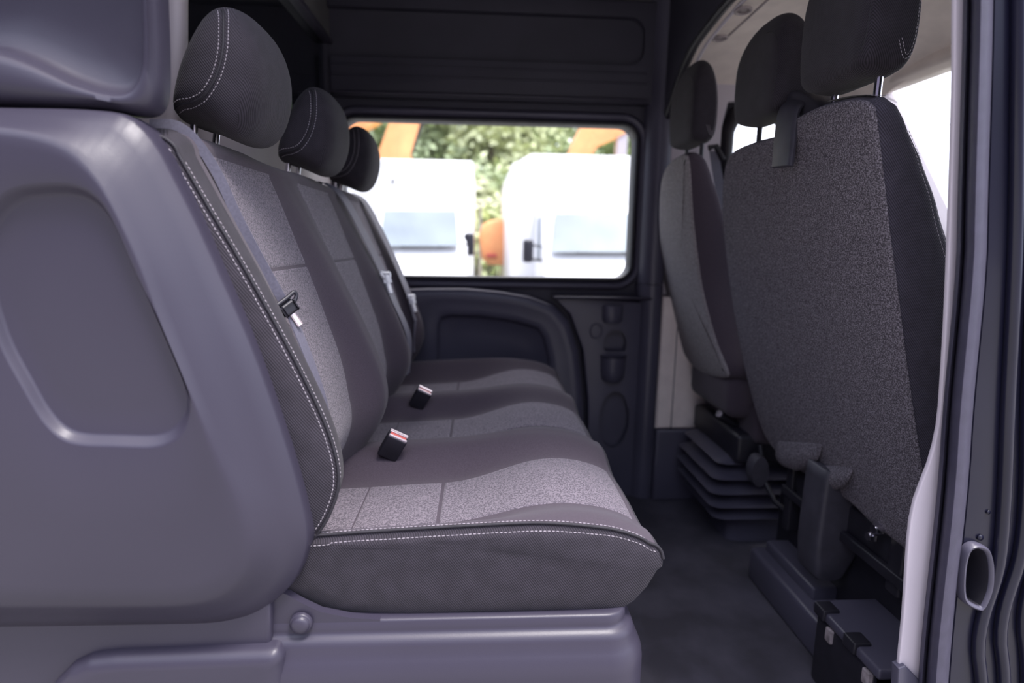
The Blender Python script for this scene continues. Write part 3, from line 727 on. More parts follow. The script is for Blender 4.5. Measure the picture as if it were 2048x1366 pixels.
so, si, sv = star(sm(outer, 0.70), cen, N), star(sm(inner, 0.68), cen, N), star(sm(oval, 0.672), cen, N)
YS = 0.662
rings = [(so, 0.742), (so, 0.718), (off2(so, 0.0015), 0.710), (off2(so, 0.004), 0.705), (lerp2(off2(so, 0.004), si, 0.3), 0.694), (lerp2(off2(so, 0.004), si, 0.6), 0.681), (lerp2(off2(so, 0.004), si, 0.85), 0.6695), (si, 0.6645), (lerp2(si, sv, 0.12), 0.6625), (lerp2(si, sv, 0.3), YS), (lerp2(si, sv, 0.5), YS), (cin(sv, -0.055), YS), (cin(sv, -0.037), YS+0.0008), (cin(sv, -0.015), YS+0.0035), (cin(sv, 0.012), YS+0.0085), (cin(sv, 0.033), YS+0.0115), (cin(sv, 0.055), YS+0.0125), (cin(sv, 0.3), YS+0.0125), (cin(sv, 0.6), YS+0.0125)]
v, f = loft([[(p[0], y, p[1]) for p in r] for r, y in rings], True, False, True)
side = from_data('side_panel', v, f, 'plastic', bench, sharp=75)
# ---- lower side housings and plinth
lw = [(-330, 1240), (541, 1180), (541, 1262), (541, 1420), (541, 1700), (-330, 1700)]
o_ = prism('lower_side_panel', px2(lw, 0.705), 'plastic', bench, 0.705, 0.78, 'Y', 0.006)
lg = [(60, 1420), (105, 1366), (135, 1336), (175, 1318), (225, 1312), (540, 1300), (556, 1302), (566, 1318), (568, 1366), (568, 1600), (60, 1600)]
c2 = PY(350, 1450, 0.69); c2 = (c2.x, c2.z)
l0 = star(px2(lg, 0.69), c2, 220)
rings = [(l0, 0.715), (off2(l0, 0.001), 0.700), (off2(l0, 0.003, 2), 0.693), (off2(l0, 0.008, 4), 0.688), (off2(l0, 0.013, 5), 0.6845), (cin(l0, 0.18), 0.6835), (cin(l0, 0.4), 0.6835)]
v, f = loft([[(p[0], y, p[1]) for p in r] for r, y in rings], True, False, True); from_data('lower_step', v, f, 'plastic', bench, sharp=75)
# plinth of the bench
pxr = PY(1262, 1235, 0.715).x
def prr(o, z):
    q = rrect(-0.40, pxr+o, 0.716-o, 1.95, 0.035+o*0.8, 8); return [(a, b, z) for a, b in q]
zL = PY(900, 1283, 0.70).z; zR = PY(900, 1238, 0.715).z
R = [prr(0.026, FL-0.05), prr(0.026, zL-0.055), prr(0.024, zL-0.038), prr(0.018, zL-0.026), prr(0.014, zL-0.018), prr(0.0125, zL-0.010), prr(0.010, zL-0.003), prr(0.005, zL+0.001), prr(0.001, zL+0.003), prr(0.0, zL+0.008), prr(0, zR-0.003), prr(-0.003, zR), prr(-0.012, zR)]
v, f = loft(R); from_data('plinth', v, f, 'plastic', bench, sharp=75)
# flared corner of the plinth rising behind the side panel
fl = [(541, 1280), (541, 1180), (575, 1190), (600, 1205), (640, 1224), (700, 1236), (760, 1240), (760, 1280)]
prism('plinth_flare', px2(fl, 0.716), 'plastic', bench, 0.7163, 0.728, 'Y', 0)
p = PY(600, 1251, 0.708)
R = [[(p.x+r*math.cos(t), y, p.z+r*math.sin(t)) for t in [2*math.pi*k/28 for k in range(28)]] for r, y in ((0.0155, 0.714), (0.0150, 0.7105), (0.0135, 0.7085), (0.0128, 0.7085), (0.0125, 0.7075), (0.0115, 0.7055), (0.009, 0.7035), (0.005, 0.7022))]
v, f = loft(R); from_data('cover_cap', v, f, 'plastic', bench, sharp=80)

# ---- upper quarter trim above the side panel
ua = [(-330, -260), (250, -260), (318, -200), (326, 0), (330, 120), (328, 190), (312, 225), (270, 232), (200, 222), (0, 212), (-330, 208)]
ub = [(-270, -200), (230, -200), (280, -160), (296, 0), (298, 110), (292, 155), (268, 188), (225, 190), (160, 170), (0, 105), (-270, 70)]
ca = PY(100, -40, 0.74); ca = (ca.x, ca.z)
s0, s2 = star(sm(ua, 0.735), ca, 260), star(sm(ub, 0.735), ca, 260)
rings = [(s0, 0.748), (s0, 0.735), (off2(s0, 0.003), 0.722), (off2(s0, 0.008), 0.716), (lerp2(s0, s2, 0.45), 0.714), (lerp2(s0, s2, 0.75), 0.716), (lerp2(s0, s2, 0.9), 0.719), (s2, 0.727), (cin(s2, 0.03), 0.740), (cin(s2, 0.07), 0.750), (cin(s2, 0.16), 0.755), (cin(s2, 0.4), 0.762), (cin(s2, 0.7), 0.764)]
v, f = loft([[(p[0], y, p[1]) for p in r] for r, y in rings], True, False, True)
struct(from_data('trim_19', v, f, 'plastic', sharp=80), 'upper quarter trim with recess above the side panel', 'trim')
pr = [(250, 1.06), (315, 1.00), (330, 0.985), (345, 0.98), (357, 0.982), (368, 0.99), (375, 1.01), (377, 1.06)]
R = []
for k in range(13):
    y_ = -300+600*k/12
    R.append([PY(a-(0 if y_ < 120 else (y_-120)*0.06*(1 if a > 340 else 0)), y_, Y) for a, Y in pr])
v, f = loft(R); struct(from_data('trim_20', v, f, 'beigep', sharp=80), 'narrow pillar trim strip behind the nearest headrest', 'trim')

# =================================================================== SEAT BELTS
def belt(idx, path, wid, label, tongue_px, tY, ang):
    root = thing('seat_belt', label, 'seat belt', (path[0][0], path[0][1], path[0][2]), 'rear seat belts')
    L = Vector(root.location)
    def ribbon(pts, wv, th=0.0012):
        q = cr([Vector(p) for p in pts], 60); R = []
        for i, p in enumerate(q):
            t = (q[min(i+1, 59)]-q[max(i-1, 0)]).normalized(); a = Vector(wv); a = (a-t*a.dot(t)).normalized(); n = t.cross(a)
            R.append([p+a*wid/2+n*th/2-L, p-a*wid/2+n*th/2-L, p-a*wid/2-n*th/2-L, p+a*wid/2-n*th/2-L])
        return loft(R)
    wv = (0.25, 1, 0) if idx else (1.0, 0.1, 0.40)
    v, f = ribbon(path, wv); from_data('webbing', v, f, 'web', root, sharp=50)
    return root, L
# near belt
def bp(y, z, l=0.006): return (xf(z, y)+l, y, z)
def tongue(root, L, p, dirv, side, s=1.0, blade='tongue', sh='black', bw=1.0):
    d = Vector(dirv).normalized(); a = Vector(side); a = (a-d*a.dot(d)).normalized(); n = d.cross(a)
    M4 = Matrix(((a.x, d.x, n.x, p[0]-L.x), (a.y, d.y, n.y, p[1]-L.y), (a.z, d.z, n.z, p[2]-L.z), (0, 0, 0, 1)))
    lp = [(-0.024, 0, 0), (-0.026, 0.004, 0), (-0.023, 0.009, 0), (-0.012, 0.015, 0), (0, 0.019, 0), (0.012, 0.015, 0), (0.023, 0.009, 0), (0.026, 0.004, 0), (0.024, 0, 0), (0.010, 0.001, 0), (-0.010, 0.001, 0)]
    q = cr([Vector(x)*s for x in lp], 60, True); q.append(q[0])
    v, f = tube([M4 @ x for x in q], 0.0036*s, 10, False); from_data('tongue_grip', v, f, sh, root)
    bm = bmesh.new(); box(bm, -0.0085*s*bw, 0.0085*s*bw, 0.018*s, 0.052*s, -0.0012, 0.0012, 0.0011, 2, M4); from_bm('tongue_blade', bm, blade, root)
    bm = bmesh.new(); box(bm, -0.011*s, 0.011*s, 0.010*s, 0.024*s, -0.004, 0.004, 0.003, 3, M4); from_bm('tongue_neck', bm, sh, root)
M['tglint'] = mat('tongue with window highlight in colour', (0.95, 0.95, 1.0), 0.4, noise_s=50, noise_a=0.05)  # near-white colour stands in for the window's highlight on the far tongues
path1 = [(-0.425, 0.800, 1.022), (-0.385, 0.800, 1.018), bp(0.805, 0.975, 0.010), bp(0.81, 0.90), bp(0.82, 0.83), bp(0.825, 0.77, 0.012)]
r1, L1 = belt(0, path1, 0.013, 'grey seat belt with black tongue hanging on the nearest seat back', None, 0, 0)
p = PY(566, 600, 0.815); p2 = PY(604, 655, 0.83)
tongue(r1, L1, p, (p2-p), (0.6, 0.55, -0.55), 0.82, bw=0.45)
q = [bp(0.826, 0.775, 0.012), bp(0.830, 0.70, 0.010), bp(0.835, 0.62, 0.008), bp(0.84, 0.53, 0.004)]
qq = cr([Vector(x) for x in q], 30); R = []
for x in qq: R.append([x+Vector((0.002, 0.012, 0))-L1, x+Vector((-0.001, -0.012, 0))-L1, x+Vector((-0.0025, -0.012, 0))-L1, x+Vector((0.0005, 0.012, 0))-L1])
v, f = loft(R); from_data('lower_webbing', v, f, 'web', r1, sharp=50)
def far_belt(y, ptop, pt, lab):
    A = PY(*ptop, y); T = PY(*pt, y)
    path = [(-0.415, y-0.01, 1.020), (-0.392, y-0.008, 1.019), bp(y-0.004, 0.985, 0.014), bp(y, T.z+(0.98-T.z)*0.5, 0.016), bp(y, T.z, 0.012)]; T = Vector(bp(y, T.z, 0.008))
    r, L = belt(1, path, 0.042, lab, None, 0, 0)
    tongue(r, L, T+Vector((0.010, -0.002, 0.0)), (0.25, -0.12, -0.85), (0.25, 1, -0.05), 1.05, 'tglint', 'tglint')
    q = [tuple(T+Vector((0.000, 0.003, -0.004))), bp(y+0.0, T.z-0.08, 0.006), bp(y, 0.62, 0.005), bp(y, 0.52, 0.004)]
    qq = cr([Vector(x) for x in q], 30); R = []
    for x in qq: R.append([x+Vector((0.003, 0.021, 0))-L, x+Vector((-0.003, -0.021, 0))-L, x+Vector((-0.004, -0.021, 0))-L, x+Vector((0.002, 0.021, 0))-L])
    v, f = loft(R); from_data('lower_webbing', v, f, 'web', r, sharp=50)
far_belt(1.545, (684, 400), (762, 545), 'grey seat belt with tongue whitened by a painted window highlight lying between the second and third seat backs')
far_belt(1.87, (745, 412), (824, 590), 'farthest grey seat belt with tongue whitened by a painted window highlight, beside the far wall')

# =================================================================== FRONT SEATS
def front_back(root, a, b, outline, depth_tab, parts, near_y):
    """rear felt panel outline (px) on the reclined plane x=a+b*z, body behind it towards +x"""
    P3 = [PP(px_, py_, a, b) for px_, py_ in outline]
    q = cr([Vector((p.y, p.z)) for p in P3], 150, True); pts = [(p.x, p.y) for p in q]
    L = Vector(root.location)
    zs = [p[1] for p in pts]; zmin, zmax = min(zs), max(zs)
    cy = sum(p[0] for p in pts)/len(pts); ylo, yhi = min(p[0] for p in pts), max(p[0] for p in pts)
    def ring(ins, dx, fn=None):
        o = off2(pts, ins) if ins else pts; out = []
        for (y, z) in o:
            d = dx if fn is None else fn(z, y)
            out.append(Vector((a+b*z+d, y, z))-L)
        return out
    def bulge(y, z): return -0.012*(1-((y-cy)/((yhi-ylo)/2))**2)*1.0
    R = []
    R.append([Vector((a+b*z+0.004, y, z))-L for y, z in pts])
    for ins, dx_ in ((0.001, 0.0005), (0.004, -0.0015), (0.012, -0.003), (0.03, -0.005), (0.06, -0.008), (0.10, -0.010), (0.15, -0.011)):
        o = off2(pts, ins) if ins < 0.05 else None
        if o is None:
            k = 1-ins/((yhi-ylo)/2)*0.95; o = [(cy+(y-cy)*k, (zmin+zmax)/2+(z-(zmin+zmax)/2)*k) for y, z in off2(pts, 0.03)]
        R.append([Vector((a+b*z+dx_, y, z))-L for y, z in o])
    v, f = loft(R, True, False, True); felt = from_data('back_panel', v, f, 'felt', root, sharp=80)
    dt = depth_tab
    R = [ring(0.0015, 0.0042)]
    for t, ins in ((0.15, -0.003), (0.4, -0.006), (0.7, -0.006), (0.9, -0.002), (1.0, 0.004)):
        R.append(ring(ins, 0, lambda z, y, t=t: 0.004+interp(dt, z)*t))
    R.append(ring(0.02, 0, lambda z, y: 0.004+interp(dt, z)*1.02)); R.append(ring(0.05, 0, lambda z, y: 0.004+interp(dt, z)))
    v, f = loft(R, True, False, True); body = from_data('backrest', v, f, 'twill_lit', root, sharp=80)
    return felt, body, pts, L
# passenger bench
pa_ = PY(1745, 215, 0.90); pb_ = PY(1852, 1000, 0.90); b1 = (pa_.x-pb_.x)/(pa_.z-pb_.z); a1 = pa_.x-b1*pa_.z
pas = thing('passenger_seat', 'double front passenger seat with grey felt back, seen from behind beside the door jamb', 'car seat', (0.75, 1.2, FL))
out = [(1745, 212), (1752, 260), (1764, 360), (1775, 460), (1790, 570), (1806, 700), (1824, 830), (1842, 950), (1856, 1040), (1858, 1110), (1835, 1118), (1790, 1082), (1745, 1048), (1700, 1005), (1655, 975), (1605, 945), (1560, 912), (1530, 872), (1505, 800), (1482, 700), (1463, 590), (1449, 480), (1445, 400), (1450, 335), (1466, 304), (1500, 288), (1545, 275), (1575, 250), (1600, 232), (1640, 213), (1690, 201), (1725, 200)]
DT = [(0.35, 0.12), (0.6, 0.12), (0.85, 0.105), (0.95, 0.085), (1.02, 0.065), (1.06, 0.050), (1.10, 0.035)]
fe, bo, opts, LP = front_back(pas, a1, b1, out, DT, None, 0.89)
# stitched seam on the near side of the backrest, speckled patch on its shoulder
side_pts = sorted([(y, z) for y, z in opts if y < 0.95 and 0.60 < z < 1.075], key=lambda q: -q[1])
for k_, fr in enumerate((0.80, 0.90)):
    pth = [Vector((a1+b1*z+0.004+interp(DT, z)*fr, y-0.0062+(0.002 if fr > .85 else 0), z))-LP for y, z in side_pts]
    stitch('stitching', cr(pth, 200), Vector((0, -1, 0)), bo, r=0.0005)
nearz = [(y, z) for y, z in opts if z > 1.075 and 0.905 < y < 1.03]
nearz.sort()
vs = []; fs = []; m_ = len(nearz)
nearz = cr([Vector(q) for q in nearz], 24)
for q in nearz:
    for t in range(7):
        u = 0.04+0.72*t/6; vs.append(Vector((a1+b1*q.y+0.004+interp(DT, q.y)*u, q.x-0.004 if q.x < 0.93 else q.x, q.y+0.0068))-LP)
for i in range(len(nearz)-1):
    for t in range(6):
        a_ = i*7+t; fs.append((a_, a_+1, a_+8, a_+7))
from_data('shoulder_patch', vs, fs, 'insert', bo)

FH = [(-0.054, 0.030), (-0.058, 0.07), (-0.058, 0.13), (-0.052, 0.185), (-0.030, 0.224), (0.004, 0.236), (0.030, 0.222), (0.046, 0.185), (0.055, 0.14), (0.060, 0.09), (0.060, 0.04), (0.052, 0.012), (0.034, 0.001), (0.0, 0.0), (-0.032, 0.004), (-0.048, 0.012)]
def fhead(root, cx, cy, z0, H, D, Wd, L, zseat):
    k = H/0.236; kx = D/0.117
    prof = [(cx+a*kx-L.x, z0+b*k-L.z) for a, b in FH]
    h = headrest('headrest', root, prof, cy-L.y, Wd/2, 6.0, 2.8)
    sp0 = [(0.034, 0.200), (0.042, 0.160), (0.048, 0.11), (0.050, 0.06), (0.046, 0.030), (0.036, 0.020), (0.024, 0.026), (0.010, 0.045)]
    seam(h, [(cx+a*kx*0.93-L.x, z0+b*k-L.z) for a, b in sp0], (-0.0025, 0.0025), False)
    tubeo('piping', snap([Vector((cx-0.050*kx-L.x, 0, z0+b*k-L.z)) for b in [0.03+0.17*t/30 for t in range(31)]], h, back=2.0), 0.0010, 'piping', h, 6)
    posts(h, cx+0.012-L.x, cy-L.y, 0.058, zseat-L.z, z0+0.03-L.z, 0.0, 'black' if cy > 1.1 else 'chrome', 0.006)
    return h
fhead(pas, 0.622, 1.000, 1.148, 0.240, 0.090, 0.205, LP, 1.085)
fhead(pas, 0.624, 1.285, 1.146, 0.208, 0.086, 0.205, LP, 1.065)
# belt guide hooking over the shoulder
gx = a1+b1*1.05
def gp(px_, py_, x): return PX(px_, py_, x)-LP
gl = [(1549, 336, 0), (1540, 330, 0), (1543, 290, 0), (1548, 245, 0), (1556, 215, 0), (1580, 196, 0), (1606, 186, 0)]
g1 = [gp(1541, 334, gx-0.03), gp(1545, 285, gx-0.028), gp(1551, 235, gx-0.024), gp(1560, 212, gx-0.018), gp(1580, 196, gx+0.004), gp(1604, 187, gx+0.03), gp(1640, 188, gx+0.06)]
g2 = [gp(1578, 330, gx-0.03), gp(1583, 290, gx-0.028), gp(1588, 240, gx-0.024), gp(1594, 215, gx-0.018), gp(1612, 200, gx+0.004), gp(1636, 190, gx+0.03), gp(1660, 192, gx+0.06)]
g1 = cr(g1, 30); g2 = cr(g2, 30); R = []
for p, q in zip(g1, g2):
    e = (q-p); n = Vector((0.012, -0.004, -0.004))
    n *= 0.35; R.append([p+e*0.04+n*.2, p+e*0.12, p+e*0.5-n*.15, p+e*0.88, p+e*0.96+n*.2, p+e+n, p+e*0.95+n*2.2, p+e*0.05+n*2.2, p+n])
v, f = loft(R); from_data('belt_guide', v, f, 'cover', pas, sharp=50)
sdl = [Vector(p) for p in [gp(1604, 190, gx+0.03), gp(1620, 184, gx+0.03), gp(1645, 190, gx+0.03), gp(1668, 215, gx+0.03), gp(1672, 260, gx+0.03), gp(1600, 300, gx+0.03), gp(1588, 235, gx+0.03)]]
sc = cr([Vector((p.y, p.z)) for p in sdl], 40, True)
R = [[Vector((gx+dx_-LP.x, c_.x, c_.y)) for c_ in [Vector(q) for q in off2([(s.x, s.y) for s in sc], ins)]] for dx_, ins in ((0.0, 0.004), (0.004, 0), (0.045, 0), (0.05, 0.004))]
v, f = loft(R); from_data('guide_housing', v, f, 'cover', pas, sharp=60)
# hinge cover between the two backs
L = LP
hc = [(1606, 922), (1588, 1050), (1588, 1085), (1600, 1110), (1640, 1148), (1690, 1162), (1722, 1166)]
hx = 0.765
def hp(px_, py_, x=hx): return PX(px_, py_, x)
A0, A1 = hp(1606, 924), hp(1645, 960)
yn = hp(1645, 1000).y; yfz = hp(1592, 1060).y
x2 = PY(1722, 1100, yn).x
zt_ = hp(1606, 930).z+0.02; zb_ = PY(1700, 1160, yn).z
R = []
for z, k in ((zt_, 0.55), (zt_-0.004, 0.75), (zt_-0.03, 0.86), (0.27, 0.97), (0.22, 1.0), (0.19, 0.97), (0.165, 0.85), (zb_+0.008, 0.72), (zb_, 0.55)):
    xa, xb = hx+0.012*(1-k)*2, hx+(x2-hx)*k*1.0; q = rrect(xa, xb, yn, yfz, 0.012, 5)
    R.append([Vector((p[0], p[1], z-0.10*(p[0]-hx)*(1 if z > 0.3 else 0.3)))-L for p in q])
v, f = loft(R); from_data('hinge_cover', v, f, 'cover', pas, sharp=70)
# felt tabs curling over the hinge
for (cx_, cy_, w_, h_) in ((1606, 905, 46, 46), (1676, 950, 38, 40)):
    vs = []; fs = []
    for i in range(13):
        for j in range(9):
            u = i/12*2-1; t = j/8
            ww = math.sqrt(max(0, 1-(max(0, t-0.35)/0.65)**2)) if t > 0.35 else 1
            pxx = cx_+u*w_*ww; pyy = cy_-h_*0.5+h_*1.3*t
            p = PP(pxx, pyy, a1, b1); vs.append(p+Vector((-0.006-0.02*math.sin(t*2.4)*(1-u*u*0.5), 0, 0))-L)
    for i in range(12):
        for j in range(8):
            a_ = i*9+j; fs.append((a_, a_+1, a_+10, a_+9))
    o = from_data('felt_tab', vs, fs, 'felt', pas); md = o.modifiers.new('s', 'SOLIDIFY'); md.thickness = 0.003
# seat frame, bolts, cushion, base of passenger seat
def bx(name, b, m, root, bev=0.006, mtx=None):
    L = Vector(root.location); return boxo(name, (b[0]-L.x, b[1]-L.x, b[2]-L.y, b[3]-L.y, b[4]-L.z, b[5]-L.z), m, root, bev, 3, mtx)
bx('seat_cushion', (0.86, 1.26, 0.90, 1.44, 0.30, 0.44), 'twill', pas, 0.03)
bx('seat_frame', (0.83, 1.25, 0.93, 1.42, 0.24, 0.31), 'black', pas)
bx('frame_upright', (0.82, 0.87, 0.98, 1.02, 0.20, 0.40), 'black', pas)
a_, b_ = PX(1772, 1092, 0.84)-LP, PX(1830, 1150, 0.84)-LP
tubeo('gap_light_strip', [a_, b_], 0.006, 'pale', pas)  # pale tube added to stand for light showing through a gap
bx('frame_upright', (0.82, 0.88, 1.38, 1.41, 0.13, 0.40), 'black', pas)
bx('cross_rail', (0.815, 0.83, 0.93, 1.42, 0.225, 0.25), 'black', pas, 0.004)
bx('seat_base', (0.86, 1.22, 1.0, 1.50, FL, 0.20), 'black', pas)
for (px_, py_) in ((1740, 1073), (1752, 1058)):
    p = PX(px_, py_, 0.80)-L; v, f = tube([p+Vector((0.01, 0, 0)), p, p+Vector((-0.006, 0, 0))], [0.012, 0.012, 0.009], 6 if px_ == 1740 else 12); from_data('bolt', v, f, 'chrome', pas, sharp=30)
# storage box under the seat
sb = thing('storage_box', 'black plastic box with hinged lid on the floor under the passenger seat', 'storage box', (0.86, 1.12, FL))
zl = 0.13; c0 = PZ(1742, 1342, zl); c1 = PZ(1640, 1198, zl)
bx('box_body', (c0.x+0.02, 1.02, c0.y+0.02, c1.y-0.01, FL+0.001, zl-0.02), 'black', sb, 0.01)
lx0 = (c0.x+c1.x)/2
bx('box_lid', (lx0, 1.05, c0.y, c1.y, zl-0.022, zl), 'plastic2', sb, 0.006)
for k in (0.15, 0.62):
    yy = c1.y+(c0.y-c1.y)*k; bx('hinge', (lx0-0.006, lx0+0.03, yy-0.018, yy+0.018, zl-0.02, zl+0.006), 'black', sb, 0.004)
for k in (0.30, 0.85):
    yy = c1.y+(c0.y-c1.y)*k; bx('clip', (lx0-0.002, lx0+0.015, yy-0.010, yy+0.010, zl-0.055, zl-0.025), 'scratch', sb, 0.003)
bx('foot', (lx0+0.005, lx0+0.05, c0.y+0.02, c0.y+0.07, FL+0.001, zl-0.02), 'black', sb, 0.006)
# mounting sill on the floor
e0, e1 = PZ(1548, 1140, 0.0), PZ(1740, 1366, 0.0)
bs = struct(boxo('trim_21', (0.765, 0.90, 0.94, e0.y+0.05, FL, 0.045), 'plastic2', bev=0.012), 'dark plinth on the floor under the passenger seat', 'trim')
boxo('plinth_cap', (0.80, 0.88, e0.y-0.20, e0.y+0.03, 0.04, 0.075), 'plastic2', bs, bev=0.008)

# driver seat
yd = 1.59
pa_ = PY(1378, 345, yd); pb_ = PY(1458, 748, yd); b2 = (pa_.x-pb_.x)/(pa_.z-pb_.z); a2 = pa_.x-b2*pa_.z
drv = thing('driver_seat', 'single driver seat with light grey back on a bellows base beside the far wall', 'car seat', (0.80, 1.78, FL))
out = [(1374, 312), (1379, 350), (1384, 430), (1392, 500), (1402, 570), (1416, 630), (1434, 690), (1456, 744), (1448, 756), (1420, 752), (1396, 742), (1378, 722), (1360, 690), (1344, 640), (1330, 580), (1322, 520), (1319, 450), (1320, 390), (1326, 350), (1340, 325), (1358, 312)]
fe2, bo2, op2, LD = front_back(drv, a2, b2, out, [(0.4, 0.11), (0.7, 0.12), (0.9, 0.11), (1.0, 0.08), (1.06, 0.06), (1.15, 0.03)], None, yd)
fe2.data.materials[0] = mat('light grey back felt', (0.27, 0.25, 0.26), 0.95, noise_s=160, noise_a=0.18, bump=0.3, bump_s=500, spec=0.15)
bo2.data.materials[0] = M['bolster']
fhead(drv, 0.607, 1.708, 1.160, 0.226, 0.078, 0.210, LD, 1.09)
bx('seat_cushion', (0.80, 1.24, 1.56, 1.96, 0.30, 0.44), 'bolster', drv, 0.03)
bx('lower_back', (0.735, 0.84, 1.60, 1.93, 0.37, 0.50), 'bolster', drv, 0.03)
bx('seat_pan', (0.76, 1.22, 1.58, 1.93, 0.24, 0.33), 'black', drv, 0.015)
R = []; zs = [FL+0.001, 0.0, 0.03, 0.05, 0.075, 0.095, 0.12, 0.14, 0.165, 0.185, 0.21, 0.23, 0.25]; w_ = [0.14, 0.14, 0.14, 0.205, 0.155, 0.225, 0.165, 0.230, 0.165, 0.225, 0.16, 0.21, 0.18]
for z, q in zip(zs, w_):
    R.append([Vector((0.93+a_, 1.76+b_*0.75, z))-LD for a_, b_ in rrect(-q, q, -q, q, 0.04, 5)])
v, f = loft(R); from_data('bellows', v, f, 'plastic2', drv, sharp=80)
p = PX(1512, 930, 0.80)
R = []
for t in range(9):
    y_ = 1.555-0.02+0.04*t/8; R.append([Vector((p.x+0.024*math.cos(k*math.pi/10)*1.0, p.y-0.03+0.04*t/8, p.z-0.01+0.045*math.sin(k*math.pi/10)))-LD for k in range(20)])
v, f = loft(R); from_data('side_knob', v, f, 'cover', drv, sharp=50)
tubeo('recliner_lever', [PX(1520, 890, 0.82)-LD, PX(1528, 960, 0.82)-LD, PX(1550, 1005, 0.83)-LD, PX(1585, 1030, 0.85)-LD], 0.007, 'black', drv)
l0_ = PX(1436, 826, 0.735)-LD; l1_ = PX(1475, 850, 0.80)-LD
tubeo('lever', [l0_, l1_], 0.010, 'black', drv); tubeo('lever_tip', [l0_, l0_.lerp(l1_, 0.10)], 0.0105, 'pale', drv)
# driver's belt
db = thing('seat_belt', "dark seat belt with guide beside the driver seat's shoulder", 'seat belt', (0.76, 1.96, 1.08))
tubeo('belt_anchor', [PY(1418, 296, 1.93)-Vector(db.location), PY(1432, 292, 1.93)-Vector(db.location), PY(1446, 320, 1.93)-Vector(db.location)], 0.010, 'black', db)
q0, q1 = PY(1428, 302, 1.93), PY(1446, 420, 1.93)
R = [[p+Vector((0.016*s_x, 0.001*s_y, 0))-Vector(db.location) for s_x, s_y in ((-1, -1), (1, -1), (1, 1), (-1, 1))] for p in (q0, q0.lerp(q1, .5), q1)]
v, f = loft(R); from_data('webbing', v, f, 'web', db, sharp=50)

